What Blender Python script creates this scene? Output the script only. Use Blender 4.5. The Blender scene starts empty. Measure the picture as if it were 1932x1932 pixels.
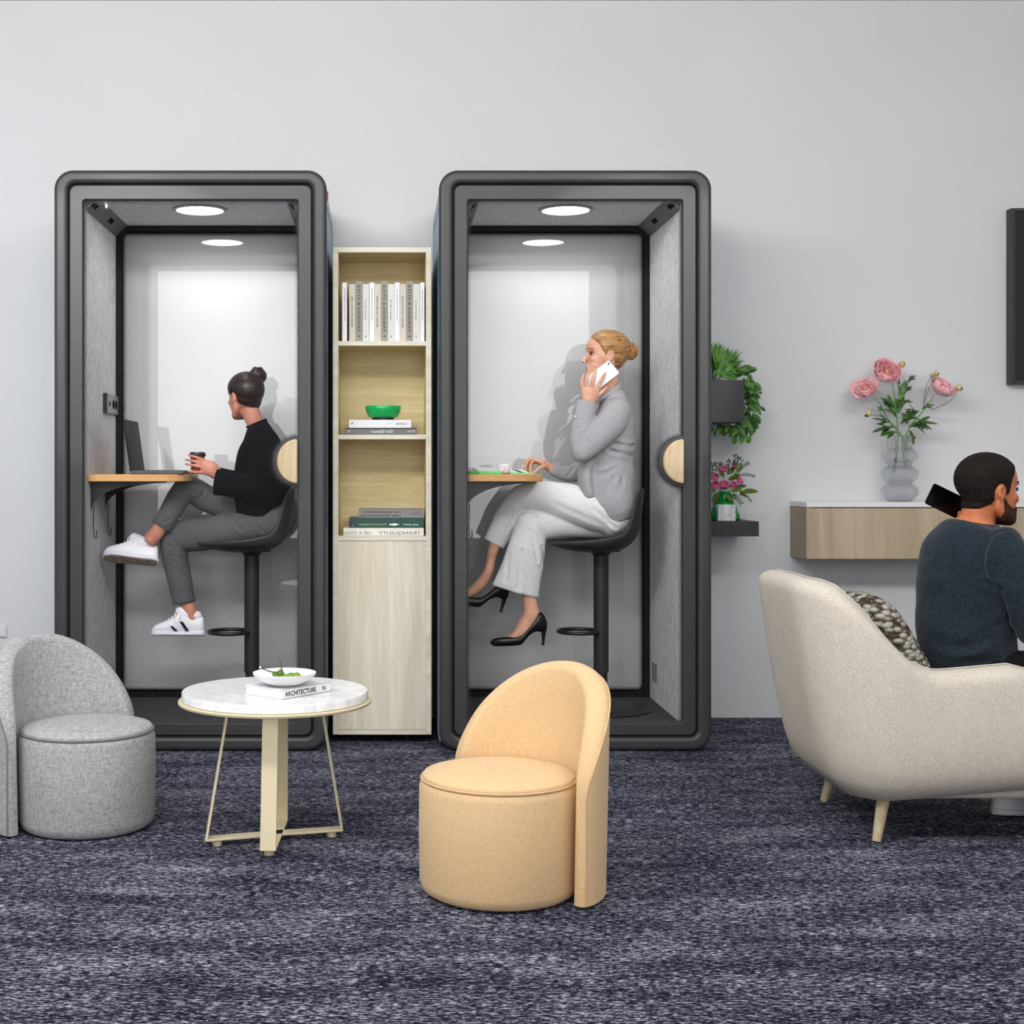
import bpy, bmesh, math, random
from mathutils import Vector, Matrix, noise
random.seed(7)
SC = bpy.context.scene
COL = SC.collection
F = 2600.0; HZ = 1.056; VX = 722.0; VY = 890.0   # focal length in px, eye height, vanishing point
pi = math.pi

def P(px, py, Y):
    return Vector(((px-VX)*Y/F, Y, HZ-(py-VY)*Y/F))
def PX(px, Y): return (px-VX)*Y/F
def PZ(py, Y): return HZ-(py-VY)*Y/F

# ------------------------------------------------------------------ materials
def lin(c):
    r = []
    for v in c[:3]:
        v = v/255.0
        r.append(v/12.92 if v <= 0.04045 else ((v+0.055)/1.055)**2.4)
    return (*r, 1.0)
MC = {}
class NT:
    def __init__(s, name):
        s.m = bpy.data.materials.new(name); s.m.use_nodes = True
        s.t = s.m.node_tree; s.t.nodes.clear()
        s.out = s.n('ShaderNodeOutputMaterial')
    def n(s, typ, **kw):
        nd = s.t.nodes.new(typ)
        for k, v in kw.items():
            if k.startswith('i_'):
                nd.inputs[k[2:].replace('_', ' ')].default_value = v
            else: setattr(nd, k, v)
        return nd
    def l(s, a, b): s.t.links.new(a, b)
    def math(s, op, a, b=None, c=None, clamp=False):
        nd = s.n('ShaderNodeMath'); nd.operation = op; nd.use_clamp = clamp
        for i, v in enumerate((a, b, c)):
            if v is None: continue
            if isinstance(v, (int, float)): nd.inputs[i].default_value = v
            else: s.l(v, nd.inputs[i])
        return nd.outputs[0]
    def coords(s, scale=(1, 1, 1), rot=(0, 0, 0), kind='Object'):
        tc = s.n('ShaderNodeTexCoord'); mp = s.n('ShaderNodeMapping')
        mp.inputs['Scale'].default_value = scale; mp.inputs['Rotation'].default_value = rot
        s.l(tc.outputs[kind], mp.inputs[0]); return mp.outputs[0]
    def noise(s, vec, scale, detail=3, rough=0.55, dist=0.0):
        nd = s.n('ShaderNodeTexNoise'); nd.inputs['Scale'].default_value = scale
        nd.inputs['Detail'].default_value = detail; nd.inputs['Roughness'].default_value = rough
        nd.inputs['Distortion'].default_value = dist
        s.l(vec, nd.inputs['Vector']); return nd.outputs[0]
    def ramp(s, fac, stops):
        r = s.n('ShaderNodeValToRGB'); el = r.color_ramp.elements
        while len(el) > 1: el.remove(el[0])
        el[0].position = stops[0][0]; el[0].color = lin(stops[0][1])
        for p, c in stops[1:]:
            e = el.new(p); e.color = lin(c)
        s.l(fac, r.inputs[0]); return r.outputs[0]
    def bsdf(s, color, rough=0.6, metal=0.0, spec=0.5, bump=None, bstr=0.3, bdist=0.001, **kw):
        b = s.n('ShaderNodeBsdfPrincipled')
        if isinstance(color, tuple): b.inputs['Base Color'].default_value = lin(color)
        else: s.l(color, b.inputs['Base Color'])
        b.inputs['Roughness'].default_value = rough; b.inputs['Metallic'].default_value = metal
        b.inputs['Specular IOR Level'].default_value = spec
        for k, v in kw.items(): b.inputs[k.replace('_', ' ')].default_value = v
        if bump is not None:
            bn = s.n('ShaderNodeBump'); bn.inputs['Strength'].default_value = bstr
            bn.inputs['Distance'].default_value = bdist
            s.l(bump, bn.inputs['Height']); s.l(bn.outputs[0], b.inputs['Normal'])
        s.l(b.outputs[0], s.out.inputs[0]); return b
    def mixc(s, fac, a, b):
        mx = s.n('ShaderNodeMix'); mx.data_type = 'RGBA'
        if isinstance(fac, (int, float)): mx.inputs[0].default_value = fac
        else: s.l(fac, mx.inputs[0])
        for i, v in ((6, a), (7, b)):
            if isinstance(v, tuple): mx.inputs[i].default_value = lin(v)
            else: s.l(v, mx.inputs[i])
        return mx.outputs[2]

def plain(name, c, rough=0.5, metal=0.0, spec=0.5, var=0.04, sc=30, bstr=0.0, bsc=200, **kw):
    """one colour with a slight procedural variation"""
    if name in MC: return MC[name]
    N = NT(name); v = N.coords()
    f = N.noise(v, sc, 3)
    d = tuple(max(0, x*(1-var)) for x in c); e = tuple(min(255, x*(1+var)) for x in c)
    col = N.ramp(f, [(0.3, d), (0.7, e)])
    bp = N.noise(v, bsc, 2) if bstr > 0 else None
    N.bsdf(col, rough, metal, spec, bump=bp, bstr=bstr, **kw)
    MC[name] = N.m; return N.m

def fabric(name, c0, c1, sc=260, rough=0.9, bstr=0.35, warp=6.0, big=None, sheen=0.15, spec=0.2):
    """woven cloth: fine streaks along two directions"""
    if name in MC: return MC[name]
    N = NT(name)
    a = N.noise(N.coords((1, 1, 1/warp)), sc, 2, 0.7)
    b = N.noise(N.coords((1/warp, 1/warp, 1)), sc, 2, 0.7)
    f = N.math('MULTIPLY', N.math('ADD', a, b), 0.5)
    col = N.ramp(f, [(0.36, c0), (0.62, c1)])
    if big:
        g = N.noise(N.coords(), big, 3)
        col = N.mixc(N.math('MULTIPLY', N.math('SUBTRACT', g, 0.35, clamp=True), 0.6), col, c0)
    N.bsdf(col, rough, 0, spec, bump=f, bstr=bstr, bdist=0.0015, Sheen_Weight=sheen)
    MC[name] = N.m; return N.m

def wood(name, c0, c1, axis='z', sc=9, stretch=14, rough=0.5, dist=0.6):
    if name in MC: return MC[name]
    N = NT(name)
    s = {'z': (1, 1, 1/stretch), 'x': (1/stretch, 1, 1), 'y': (1, 1/stretch, 1)}[axis]
    v = N.coords(s)
    a = N.noise(v, sc*2.2, 6, 0.6, dist); b = N.noise(v, sc*14, 3, 0.6)
    f = N.math('ADD', N.math('MULTIPLY', a, 0.7), N.math('MULTIPLY', b, 0.3))
    mid = tuple((p+q)/2 for p, q in zip(c0, c1))
    col = N.ramp(f, [(0.35, c0), (0.5, mid), (0.62, c1)])
    N.bsdf(col, rough, 0, 0.35, bump=f, bstr=0.06, bdist=0.001)
    MC[name] = N.m; return N.m

def emit(name, c, st):
    N = NT(name); e = N.n('ShaderNodeEmission'); e.inputs[0].default_value = lin(c); e.inputs[1].default_value = st
    N.l(e.outputs[0], N.out.inputs[0]); return N.m

def frit_glass(name, hx, hz, R, dotcol, cutc=None, cutr=0.0, tint=(1, 1, 1), refl=1.0, pitch=0.0086, depth=0.021):
    """clear pane with a printed dot border that shrinks inwards; object x/z are measured from the pane's centre"""
    N = NT(name)
    tc = N.n('ShaderNodeTexCoord'); sp = N.n('ShaderNodeSeparateXYZ'); N.l(tc.outputs['Object'], sp.inputs[0])
    x, z = sp.outputs[0], sp.outputs[2]
    qx = N.math('SUBTRACT', N.math('ABSOLUTE', x), hx-R); qz = N.math('SUBTRACT', N.math('ABSOLUTE', z), hz-R)
    ax = N.math('MAXIMUM', qx, 0.0); az = N.math('MAXIMUM', qz, 0.0)
    ln = N.math('SQRT', N.math('ADD', N.math('MULTIPLY', ax, ax), N.math('MULTIPLY', az, az)))
    d = N.math('SUBTRACT', R, N.math('ADD', ln, N.math('MINIMUM', N.math('MAXIMUM', qx, qz), 0.0)))
    if cutc:
        cx = N.math('SUBTRACT', x, cutc[0]); cz = N.math('SUBTRACT', z, cutc[1])
        d2 = N.math('SUBTRACT', N.math('SQRT', N.math('ADD', N.math('MULTIPLY', cx, cx), N.math('MULTIPLY', cz, cz))), cutr)
        d = N.math('MINIMUM', d, d2)
    u = N.math('DIVIDE', N.math('ADD', x, z), pitch); v = N.math('DIVIDE', N.math('SUBTRACT', x, z), pitch)
    fu = N.math('SUBTRACT', N.math('FRACT', N.math('ADD', u, 100.0)), 0.5)
    fv = N.math('SUBTRACT', N.math('FRACT', N.math('ADD', v, 100.0)), 0.5)
    r = N.math('SQRT', N.math('ADD', N.math('MULTIPLY', fu, fu), N.math('MULTIPLY', fv, fv)))
    thr = N.math('MULTIPLY', N.math('SUBTRACT', 1.0, N.math('DIVIDE', d, depth)), 0.56)
    mask = N.math('LESS_THAN', r, thr)
    tr = N.n('ShaderNodeBsdfTransparent'); tr.inputs[0].default_value = (*tint, 1)
    gl = N.n('ShaderNodeBsdfGlossy'); gl.inputs['Roughness'].default_value = 0.0
    gl.inputs['Color'].default_value = (1, 1, 1, 1)
    fr = N.n('ShaderNodeFresnel'); fr.inputs[0].default_value = 1.5
    m1 = N.n('ShaderNodeMixShader'); N.l(N.math('MULTIPLY', fr.outputs[0], refl, clamp=True), m1.inputs[0])
    N.l(tr.outputs[0], m1.inputs[1]); N.l(gl.outputs[0], m1.inputs[2])
    df = N.n('ShaderNodeBsdfDiffuse'); df.inputs[0].default_value = lin(dotcol)
    m2 = N.n('ShaderNodeMixShader'); N.l(mask, m2.inputs[0]); N.l(m1.outputs[0], m2.inputs[1]); N.l(df.outputs[0], m2.inputs[2])
    N.l(m2.outputs[0], N.out.inputs[0])
    return N.m

# ------------------------------------------------------------------ objects
def tag(o, label=None, cat=None, group=None, kind=None):
    if label: o['label'] = label
    if cat: o['category'] = cat
    if group: o['group'] = group
    if kind: o['kind'] = kind
    return o
def thing(name, label, cat, loc, group=None):
    o = bpy.data.objects.new(name, None); COL.objects.link(o)
    o.location = loc; o.empty_display_size = 0.05
    return tag(o, label, cat, group)
def root_loc(p):
    L = Vector((0, 0, 0))
    while p is not None:
        L += p.location; p = p.parent
    return L

class MB:
    """mesh collector, in world coordinates"""
    def __init__(s): s.v = []; s.f = []; s.mi = []; s.cur = 0
    def add(s, vs, fs):
        o = len(s.v); s.v += [Vector(p) for p in vs]
        for f in fs: s.f.append([i+o for i in f]); s.mi.append(s.cur)
        return s
    def box(s, a, b, M=None):
        x0, y0, z0 = a; x1, y1, z1 = b
        vs = [Vector(p) for p in ((x0,y0,z0),(x1,y0,z0),(x1,y1,z0),(x0,y1,z0),(x0,y0,z1),(x1,y0,z1),(x1,y1,z1),(x0,y1,z1))]
        if M: vs = [M @ p for p in vs]
        return s.add(vs, [(0,3,2,1),(4,5,6,7),(0,1,5,4),(1,2,6,5),(2,3,7,6),(3,0,4,7)])
    def prism(s, poly, lo, hi, axis='y'):
        """poly = 2D outline; axis 'y': (x,z) extruded lo..hi in y; 'z': (x,y); 'x': (y,z)"""
        n = len(poly)
        mk = {'y': lambda p, t: (p[0], t, p[1]), 'z': lambda p, t: (p[0], p[1], t), 'x': lambda p, t: (t, p[0], p[1])}[axis]
        vs = [mk(p, lo) for p in poly]+[mk(p, hi) for p in poly]
        fs = [list(range(n)), list(range(2*n-1, n-1, -1))]
        fs += [(i, i+n, (i+1) % n+n, (i+1) % n) for i in range(n)]
        return s.add(vs, fs)
    def ring(s, outer, inner, lo, hi, axis='y'):
        """frame between two outlines with equal point counts"""
        n = len(outer)
        mk = {'y': lambda p, t: (p[0], t, p[1]), 'z': lambda p, t: (p[0], p[1], t), 'x': lambda p, t: (t, p[0], p[1])}[axis]
        vs = [mk(p, lo) for p in outer]+[mk(p, lo) for p in inner]+[mk(p, hi) for p in outer]+[mk(p, hi) for p in inner]
        fs = []
        for i in range(n):
            j = (i+1) % n
            fs += [(i, j, j+n, i+n), (i+2*n, i+3*n, j+3*n, j+2*n), (i, i+2*n, j+2*n, j), (i+n, j+n, j+3*n, i+3*n)]
        return s.add(vs, fs)
    def lathe(s, prof, c, seg=48, M=None):
        vs = []; fs = []; n = len(prof)
        for k in range(seg):
            a = 2*pi*k/seg
            for r, z in prof: vs.append(Vector((r*math.cos(a), r*math.sin(a), z)))
        for k in range(seg):
            k2 = (k+1) % seg
            for i in range(n-1): fs.append((k*n+i, k2*n+i, k2*n+i+1, k*n+i+1))
        if prof[0][0] > 1e-6: fs.append([k*n for k in range(seg)][::-1])
        if prof[-1][0] > 1e-6: fs.append([k*n+n-1 for k in range(seg)])
        if M: vs = [M @ p for p in vs]
        C = Vector(c); return s.add([p+C for p in vs], fs)
    def cyl(s, a, b, r, r2=None, seg=24):
        a = Vector(a); b = Vector(b); r2 = r if r2 is None else r2
        t = (b-a).normalized(); u = t.orthogonal().normalized(); w = t.cross(u)
        vs = [a+(u*math.cos(2*pi*k/seg)+w*math.sin(2*pi*k/seg))*r for k in range(seg)]
        vs += [b+(u*math.cos(2*pi*k/seg)+w*math.sin(2*pi*k/seg))*r2 for k in range(seg)]
        fs = [(k, (k+1) % seg, (k+1) % seg+seg, k+seg) for k in range(seg)]+[list(range(seg))[::-1], list(range(seg, 2*seg))]
        return s.add(vs, fs)
    def wire(s, pts, r, seg=8, closed=False, sm=0):
        pts = [Vector(p) for p in pts]
        if sm: pts = smooth_path(pts, sm, closed)
        n = len(pts); rr = r if isinstance(r, (list, tuple)) else None
        vs = []; fs = []; up = None
        for i, p in enumerate(pts):
            if closed: t = pts[(i+1) % n]-pts[i-1]
            else: t = pts[min(i+1, n-1)]-pts[max(i-1, 0)]
            t = t.normalized()
            if up is None: up = t.orthogonal().normalized()
            up = (up-t*up.dot(t))
            up = up.normalized() if up.length > 1e-6 else t.orthogonal().normalized()
            w = t.cross(up); ri = (rr[0]+(rr[1]-rr[0])*i/(n-1)) if rr else r
            for k in range(seg): vs.append(p+(up*math.cos(2*pi*k/seg)+w*math.sin(2*pi*k/seg))*ri)
        m = n if closed else n-1
        for i in range(m):
            j = (i+1) % n
            for k in range(seg):
                k2 = (k+1) % seg; fs.append((i*seg+k, i*seg+k2, j*seg+k2, j*seg+k))
        if not closed: fs += [list(range(seg))[::-1], [(n-1)*seg+k for k in range(seg)]]
        return s.add(vs, fs)
    def tube(s, pts, seg=18, sub=4, n1hint=None):
        """closed limb: pts = (pos Vector, ra, rb[, power]); ra lies across the limb in the xz plane, rb in depth"""
        P0 = [Vector(p[0]) for p in pts]
        path = catmull([tuple(p[0])+(p[1], p[2]) for p in pts], sub)
        n = len(path); C = [Vector(q[:3]) for q in path]
        rings = []
        for i in range(n):
            t = (C[min(i+1, n-1)]-C[max(i-1, 0)]).normalized()
            h = Vector((0, 1, 0)) if n1hint is None else Vector(n1hint)
            n1 = t.cross(h)
            if n1.length < 0.15: n1 = t.cross(Vector((1, 0, 0)))
            n1.normalize(); n2 = t.cross(n1).normalized()
            rings.append((C[i], t, n1, n2, path[i][3], path[i][4]))
        full = []
        c, t, n1, n2, ra, rb = rings[0]; rm = min(ra, rb)*0.8
        for a in (80, 55, 28): full.append((c-t*rm*math.sin(math.radians(a)), n1, n2, ra*math.cos(math.radians(a)), rb*math.cos(math.radians(a))))
        for c, t, n1, n2, ra, rb in rings: full.append((c, n1, n2, ra, rb))
        c, t, n1, n2, ra, rb = rings[-1]; rm = min(ra, rb)*0.8
        for a in (28, 55, 80): full.append((c+t*rm*math.sin(math.radians(a)), n1, n2, ra*math.cos(math.radians(a)), rb*math.cos(math.radians(a))))
        vs = []; fs = []
        for c, n1, n2, ra, rb in full:
            for k in range(seg):
                a = 2*pi*k/seg; vs.append(c+n1*ra*math.cos(a)+n2*rb*math.sin(a))
        m = len(full)
        for i in range(m-1):
            for k in range(seg):
                k2 = (k+1) % seg; fs.append((i*seg+k, i*seg+k2, (i+1)*seg+k2, (i+1)*seg+k))
        fs += [list(range(seg))[::-1], [(m-1)*seg+k for k in range(seg)]]
        return s.add(vs, fs)
    def ell(s, c, r, M=None, seg=20, rings=12):
        vs = [Vector((0, 0, -1))]; fs = []
        for i in range(1, rings):
            th = -pi/2+pi*i/rings
            for k in range(seg):
                a = 2*pi*k/seg; vs.append(Vector((math.cos(th)*math.cos(a), math.cos(th)*math.sin(a), math.sin(th))))
        vs.append(Vector((0, 0, 1)))
        for k in range(seg): fs.append((0, 1+(k+1) % seg, 1+k))
        for i in range(rings-2):
            for k in range(seg):
                k2 = (k+1) % seg; fs.append((1+i*seg+k, 1+i*seg+k2, 1+(i+1)*seg+k2, 1+(i+1)*seg+k))
        L = len(vs)-1
        for k in range(seg): fs.append((L, 1+(rings-2)*seg+k, 1+(rings-2)*seg+(k+1) % seg))
        vs = [Vector((p.x*r[0], p.y*r[1], p.z*r[2])) for p in vs]
        C = Vector(c)
        vs = [M @ (p+C) for p in vs] if M is not None else [p+C for p in vs]
        return s.add(vs, fs)
    def grid(s, rows, closed_u=False, closed_v=False):
        nr = len(rows); nc = len(rows[0]); vs = [p for r in rows for p in r]; fs = []
        for i in range(nr if closed_v else nr-1):
            for j in range(nc if closed_u else nc-1):
                i2 = (i+1) % nr; j2 = (j+1) % nc
                fs.append((i*nc+j, i*nc+j2, i2*nc+j2, i2*nc+j))
        return s.add(vs, fs)
    def mesh(s, name, off=Vector((0, 0, 0))):
        me = bpy.data.meshes.new(name)
        me.from_pydata([tuple(p-off) for p in s.v], [], s.f)
        me.polygons.foreach_set('material_index', s.mi)
        bm = bmesh.new(); bm.from_mesh(me)
        bmesh.ops.remove_doubles(bm, verts=bm.verts, dist=1e-6)
        bmesh.ops.recalc_face_normals(bm, faces=bm.faces)
        bm.to_mesh(me); bm.free(); me.update()
        return me
    def build(s, name, m, parent=None, smooth=None, bevel=0.0, bseg=2, solid=0.0, subsurf=0, loc=None, label=None):
        if parent is not None: off = root_loc(parent); oloc = Vector((0, 0, 0))
        elif loc is not None: off = Vector(loc); oloc = off
        else: off = Vector((0, 0, 0)); oloc = off
        if parent is not None and loc is not None:      # own origin inside the parent
            oloc = Vector(loc)-off; off = Vector(loc)
        me = s.mesh(name, off)
        o = bpy.data.objects.new(name, me); COL.objects.link(o); o.location = oloc
        if parent is not None: o.parent = parent
        ms = m if isinstance(m, (list, tuple)) else [m]
        for k in ms: me.materials.append(k)
        if solid:
            md = o.modifiers.new('solid', 'SOLIDIFY'); md.thickness = abs(solid); md.offset = 0.0
        if bevel:
            md = o.modifiers.new('bevel', 'BEVEL'); md.width = bevel; md.segments = bseg
            md.limit_method = 'ANGLE'; md.angle_limit = math.radians(35)
        if subsurf:
            md = o.modifiers.new('sub', 'SUBSURF'); md.levels = subsurf; md.render_levels = subsurf
        if smooth is None: smooth = 40
        if smooth: smooth_by_angle(me, smooth if not bevel else max(smooth, 50))
        if label: o['label'] = label
        return o

def smooth_by_angle(me, deg):
    me.polygons.foreach_set('use_smooth', [True]*len(me.polygons))
    if deg < 179: me.set_sharp_from_angle(angle=math.radians(deg))

def catmull(pts, sub):
    if len(pts) < 3 or sub < 2:
        out = []
        for i in range(len(pts)-1):
            for k in range(sub): out.append(tuple(a+(b-a)*k/sub for a, b in zip(pts[i], pts[i+1])))
        out.append(tuple(pts[-1])); return out
    out = []; n = len(pts)
    for i in range(n-1):
        p0 = pts[max(i-1, 0)]; p1 = pts[i]; p2 = pts[i+1]; p3 = pts[min(i+2, n-1)]
        for k in range(sub):
            t = k/sub
            out.append(tuple(0.5*((2*b)+(-a+c)*t+(2*a-5*b+4*c-d)*t*t+(-a+3*b-3*c+d)*t**3) for a, b, c, d in zip(p0, p1, p2, p3)))
    out.append(tuple(pts[-1])); return out
def smooth_path(pts, sub, closed=False):
    if closed:
        q = [tuple(p) for p in pts]; q = [q[-1]]+q+[q[0], q[1]]
        r = catmull(q, sub); return [Vector(p) for p in r[sub:-2*sub]]
    return [Vector(p) for p in catmull([tuple(p) for p in pts], sub)]
def rrect(x0, x1, z0, z1, R, seg=8):
    if not isinstance(R, (list, tuple)): R = (R,)*4     # corners: bl, br, tr, tl
    out = []
    for (cx, cz, a0, r) in ((x0+R[0], z0+R[0], 180, R[0]), (x1-R[1], z0+R[1], 270, R[1]), (x1-R[2], z1-R[2], 0, R[2]), (x0+R[3], z1-R[3], 90, R[3])):
        for k in range(seg+1):
            a = math.radians(a0+90*k/seg); out.append((cx+r*math.cos(a), cz+r*math.sin(a)))
    return out
def interp(tab, x):
    if x <= tab[0][0]: return tab[0][1]
    for (a, b), (c, d) in zip(tab, tab[1:]):
        if x <= c: return b+(d-b)*(x-a)/(c-a)
    return tab[-1][1]
def baked(o):
    bpy.context.view_layer.update()
    dg = bpy.context.evaluated_depsgraph_get()
    return bpy.data.meshes.new_from_object(o.evaluated_get(dg))
def remeshed(mb, voxel, it=6, fac=0.6, off=Vector((0, 0, 0)), name='m'):
    me = mb.mesh(name, off); o = bpy.data.objects.new(name, me); COL.objects.link(o)
    md = o.modifiers.new('r', 'REMESH'); md.mode = 'VOXEL'; md.voxel_size = voxel
    md = o.modifiers.new('s', 'SMOOTH'); md.iterations = it; md.factor = fac
    r = baked(o); r.name = name
    bpy.data.objects.remove(o); bpy.data.meshes.remove(me)
    r.materials.clear()
    return r
def mesh_object(name, me, m, parent=None, loc=None):
    o = bpy.data.objects.new(name, me); COL.objects.link(o)
    if parent is not None: o.parent = parent
    if loc is not None: o.location = loc
    me.materials.clear()
    for k in (m if isinstance(m, (list, tuple)) else [m]): me.materials.append(k)
    me.polygons.foreach_set('use_smooth', [True]*len(me.polygons))
    return o

def text(name, s, size, origin, u, v, m, parent, width=None, depth=0.0004, align='LEFT', sub=1.0, bold=0.0):
    """flat lettering: baseline direction u, letter-up direction v, both world vectors"""
    cu = bpy.data.curves.new(name, 'FONT'); cu.body = s; cu.size = size; cu.align_x = align; cu.resolution_u = 3; cu.offset = size*bold
    o = bpy.data.objects.new(name, cu); COL.objects.link(o)
    me = baked(o); bpy.data.objects.remove(o); bpy.data.curves.remove(cu)
    u = Vector(u).normalized(); v = Vector(v).normalized(); off = root_loc(parent)
    xs = [p.co.x for p in me.vertices]
    k = 1.0
    if width and xs: k = width/max(1e-6, (max(xs)-min(xs)))
    O = Vector(origin)
    for p in me.vertices: p.co = O+u*p.co.x*k+v*p.co.y*sub-off
    ob = bpy.data.objects.new(name, me); COL.objects.link(ob); ob.parent = parent
    me.materials.clear(); me.materials.append(m)
    return ob
# ------------------------------------------------------------------ camera, world, lights
SC.view_settings.view_transform = 'Standard'; SC.view_settings.look = 'None'
SC.view_settings.exposure = 0.0; SC.view_settings.gamma = 1.0; SC.view_settings.use_curve_mapping = False
cd = bpy.data.cameras.new('camera'); cam = bpy.data.objects.new('camera', cd); COL.objects.link(cam)
cd.sensor_width = 36; cd.lens = 36*F/1932; cd.clip_start = 0.05
cd.shift_x = (966-VX)/1932; cd.shift_y = -(966-VY)/1932
cam.location = (0, 0, HZ); cam.rotation_euler = (pi/2, 0, 0); SC.camera = cam
W = bpy.data.worlds.new('world'); SC.world = W; W.use_nodes = True
W.node_tree.nodes['Background'].inputs[0].default_value = (0.95, 0.97, 1, 1)
W.node_tree.nodes['Background'].inputs[1].default_value = 0.30
def area(name, loc, target, sx, sy, power, color=(1, 1, 1)):
    d = bpy.data.lights.new(name, 'AREA'); d.shape = 'RECTANGLE'; d.size = sx; d.size_y = sy; d.energy = power; d.color = color
    o = bpy.data.objects.new(name, d); COL.objects.link(o); o.location = loc
    o.rotation_euler = (Vector(target)-Vector(loc)).to_track_quat('-Z', 'Y').to_euler(); return o
def spot(name, loc, target, deg, power, blend=0.1, r=0.03, color=(1, 1, 1)):
    d = bpy.data.lights.new(name, 'SPOT'); d.spot_size = math.radians(deg); d.spot_blend = blend; d.energy = power
    d.shadow_soft_size = r; d.color = color
    o = bpy.data.objects.new(name, d); COL.objects.link(o); o.location = loc
    o.rotation_euler = (Vector(target)-Vector(loc)).to_track_quat('-Z', 'Y').to_euler(); return o
area('window_light', (-0.09, -1.7, 1.71), (-0.09, 5, 1.71), 4.2, 2.6, 100, (1, 1, 1))
area('overhead_fill_light', (-1.6, 2.0, 3.0), (-1.2, 5.6, 1.2), 3.2, 0.5, 122, (0.985, 0.995, 1))  # added area light near the ceiling, tilted to fill fronts; no fixture there
area('overhead_fill_light.001', (1.9, 2.0, 3.0), (1.4, 5.6, 1.2), 2.6, 0.5, 45, (1, 0.995, 0.985))  # weaker added fill for the right half, also out of view
area('overhead_fill_light.002', (0.0, 3.2, 3.05), (0.0, 3.2, 0), 4.6, 1.0, 24, (1, 1, 1))  # added wide fill from straight above, unseen
spot('booth_fill_spot', (-2.0, 0.5, 2.98), (-0.82, 5.7, 1.47), 13.5, 260, 0.25, 0.008)  # added unseen spot: brightens the left booth, casts the head shadow
spot('booth_fill_spot.001', (2.0, 0.5, 2.98), (0.82, 5.7, 1.47), 13.5, 230, 0.25, 0.008)  # its added counterpart for the right booth, no real lamp there

# ------------------------------------------------------------------ setting
WY = 5.916; CEIL = 3.078; XL = -3.6; XR = 4.2; YB = -1.76
def carpet():
    N = NT('carpet')
    g = N.noise(N.coords((0.8, 2.6, 1), (0, 0, 0.03)), 3.2, 4, 0.6, 0.3)       # broad light and dark bands
    a = N.noise(N.coords((0.75, 2.8, 1), (0, 0, 0.06)), 60, 2, 0.7)           # yarn dashes
    b = N.noise(N.coords((1, 2.5, 1), (0, 0, 0.02)), 16, 3, 0.7)
    w = N.noise(N.coords((1, 2.6, 1), (0, 0, 0.05)), 120, 1, 0.5)
    f = N.math('ADD', N.math('MULTIPLY', a, 0.58), N.math('ADD', N.math('MULTIPLY', b, 0.14), N.math('MULTIPLY', w, 0.28)))
    f = N.math('ADD', f, N.math('MULTIPLY', N.math('SUBTRACT', g, 0.5), 0.17))
    col = N.ramp(f, [(0.42, (12, 12, 36)), (0.485, (36, 36, 55)), (0.53, (84, 84, 98)), (0.62, (186, 186, 197))])
    N.bsdf(col, 0.95, 0, 0.1, bump=f, bstr=0.5, bdist=0.004)
    return N.m
m_carpet = carpet()
m_wall = plain('wall_paint', (222, 222, 223), 0.85, 0, 0.25, 0.006, 2.0, 0.04, 260)
m_ceil = plain('ceiling_paint', (225, 225, 225), 0.9, 0, 0.2, 0.01, 3)
tag(MB().box((XL, YB, -0.1), (XR, WY, 0)).build('floor', m_carpet), kind='structure')
tag(MB().box((XL, WY, -0.1), (XR, WY+0.12, CEIL+0.1)).build('wall_back', m_wall), kind='structure')
tag(MB().box((XR, YB, -0.1), (XR+0.12, WY+0.12, CEIL+0.1)).build('wall_right', m_wall), kind='structure')
tag(MB().box((XL-0.12, YB, -0.1), (XL, WY+0.12, CEIL+0.1)).build('wall_left', m_wall), kind='structure')
tag(MB().box((XL-0.12, YB-0.12, -0.1), (XR+0.12, YB, CEIL+0.1)).build('wall_front', m_wall), kind='structure')
tag(MB().ring([(-2.26, 0.35), (2.08, 0.35), (2.08, 3.065), (-2.26, 3.065)], [(-2.19, 0.41), (2.01, 0.41), (2.01, 3.01), (-2.19, 3.01)], YB+0.001, YB+0.05).build('window_1', m_ceil), kind='structure')
tag(MB().box((XL, YB, CEIL), (XR, WY, CEIL+0.1)).build('ceiling', m_ceil), kind='structure')

# ------------------------------------------------------------------ phone booths
m_frame = plain('booth_frame_paint', (56, 56, 57), 0.42, 0.0, 0.5, 0.02, 12, 0.02, 300)
m_gasket = plain('black_rubber', (12, 12, 12), 0.6, 0, 0.3)
m_black = plain('black_metal', (26, 26, 27), 0.4, 0, 0.5)
m_blue = plain('slate_blue_panel', (124, 156, 180), 0.35, 0.0, 0.5, 0.03, 4)
m_channel = plain('grey_plastic', (92, 92, 93), 0.6)
m_hole = plain('black_opening', (4, 4, 4), 0.9, 0, 0.1)
m_red = plain('red_plastic', (225, 60, 55), 0.4)
m_steel = plain('brushed_steel', (150, 150, 152), 0.35, 0.6, 0.5)
m_oak = wood('warm_oak_edge', (196, 142, 88), (226, 180, 124), 'x', 10, 12, 0.45)
m_ash = wood('light_ash_handle', (196, 170, 132), (224, 202, 166), 'z', 16, 10, 0.4)
def felt():
    N = NT('grey_felt'); a = N.noise(N.coords((1, 1, 0.35)), 90, 4, 0.7); b = N.noise(N.coords((1, 1, 0.5)), 240, 2, 0.6)
    f = N.math('ADD', N.math('MULTIPLY', a, 0.6), N.math('MULTIPLY', b, 0.4))
    N.bsdf(N.ramp(f, [(0.38, (176, 176, 179)), (0.62, (226, 226, 228))]), 0.95, 0, 0.1, bump=f, bstr=0.4, bdist=0.002); return N.m
m_felt = felt()
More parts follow.
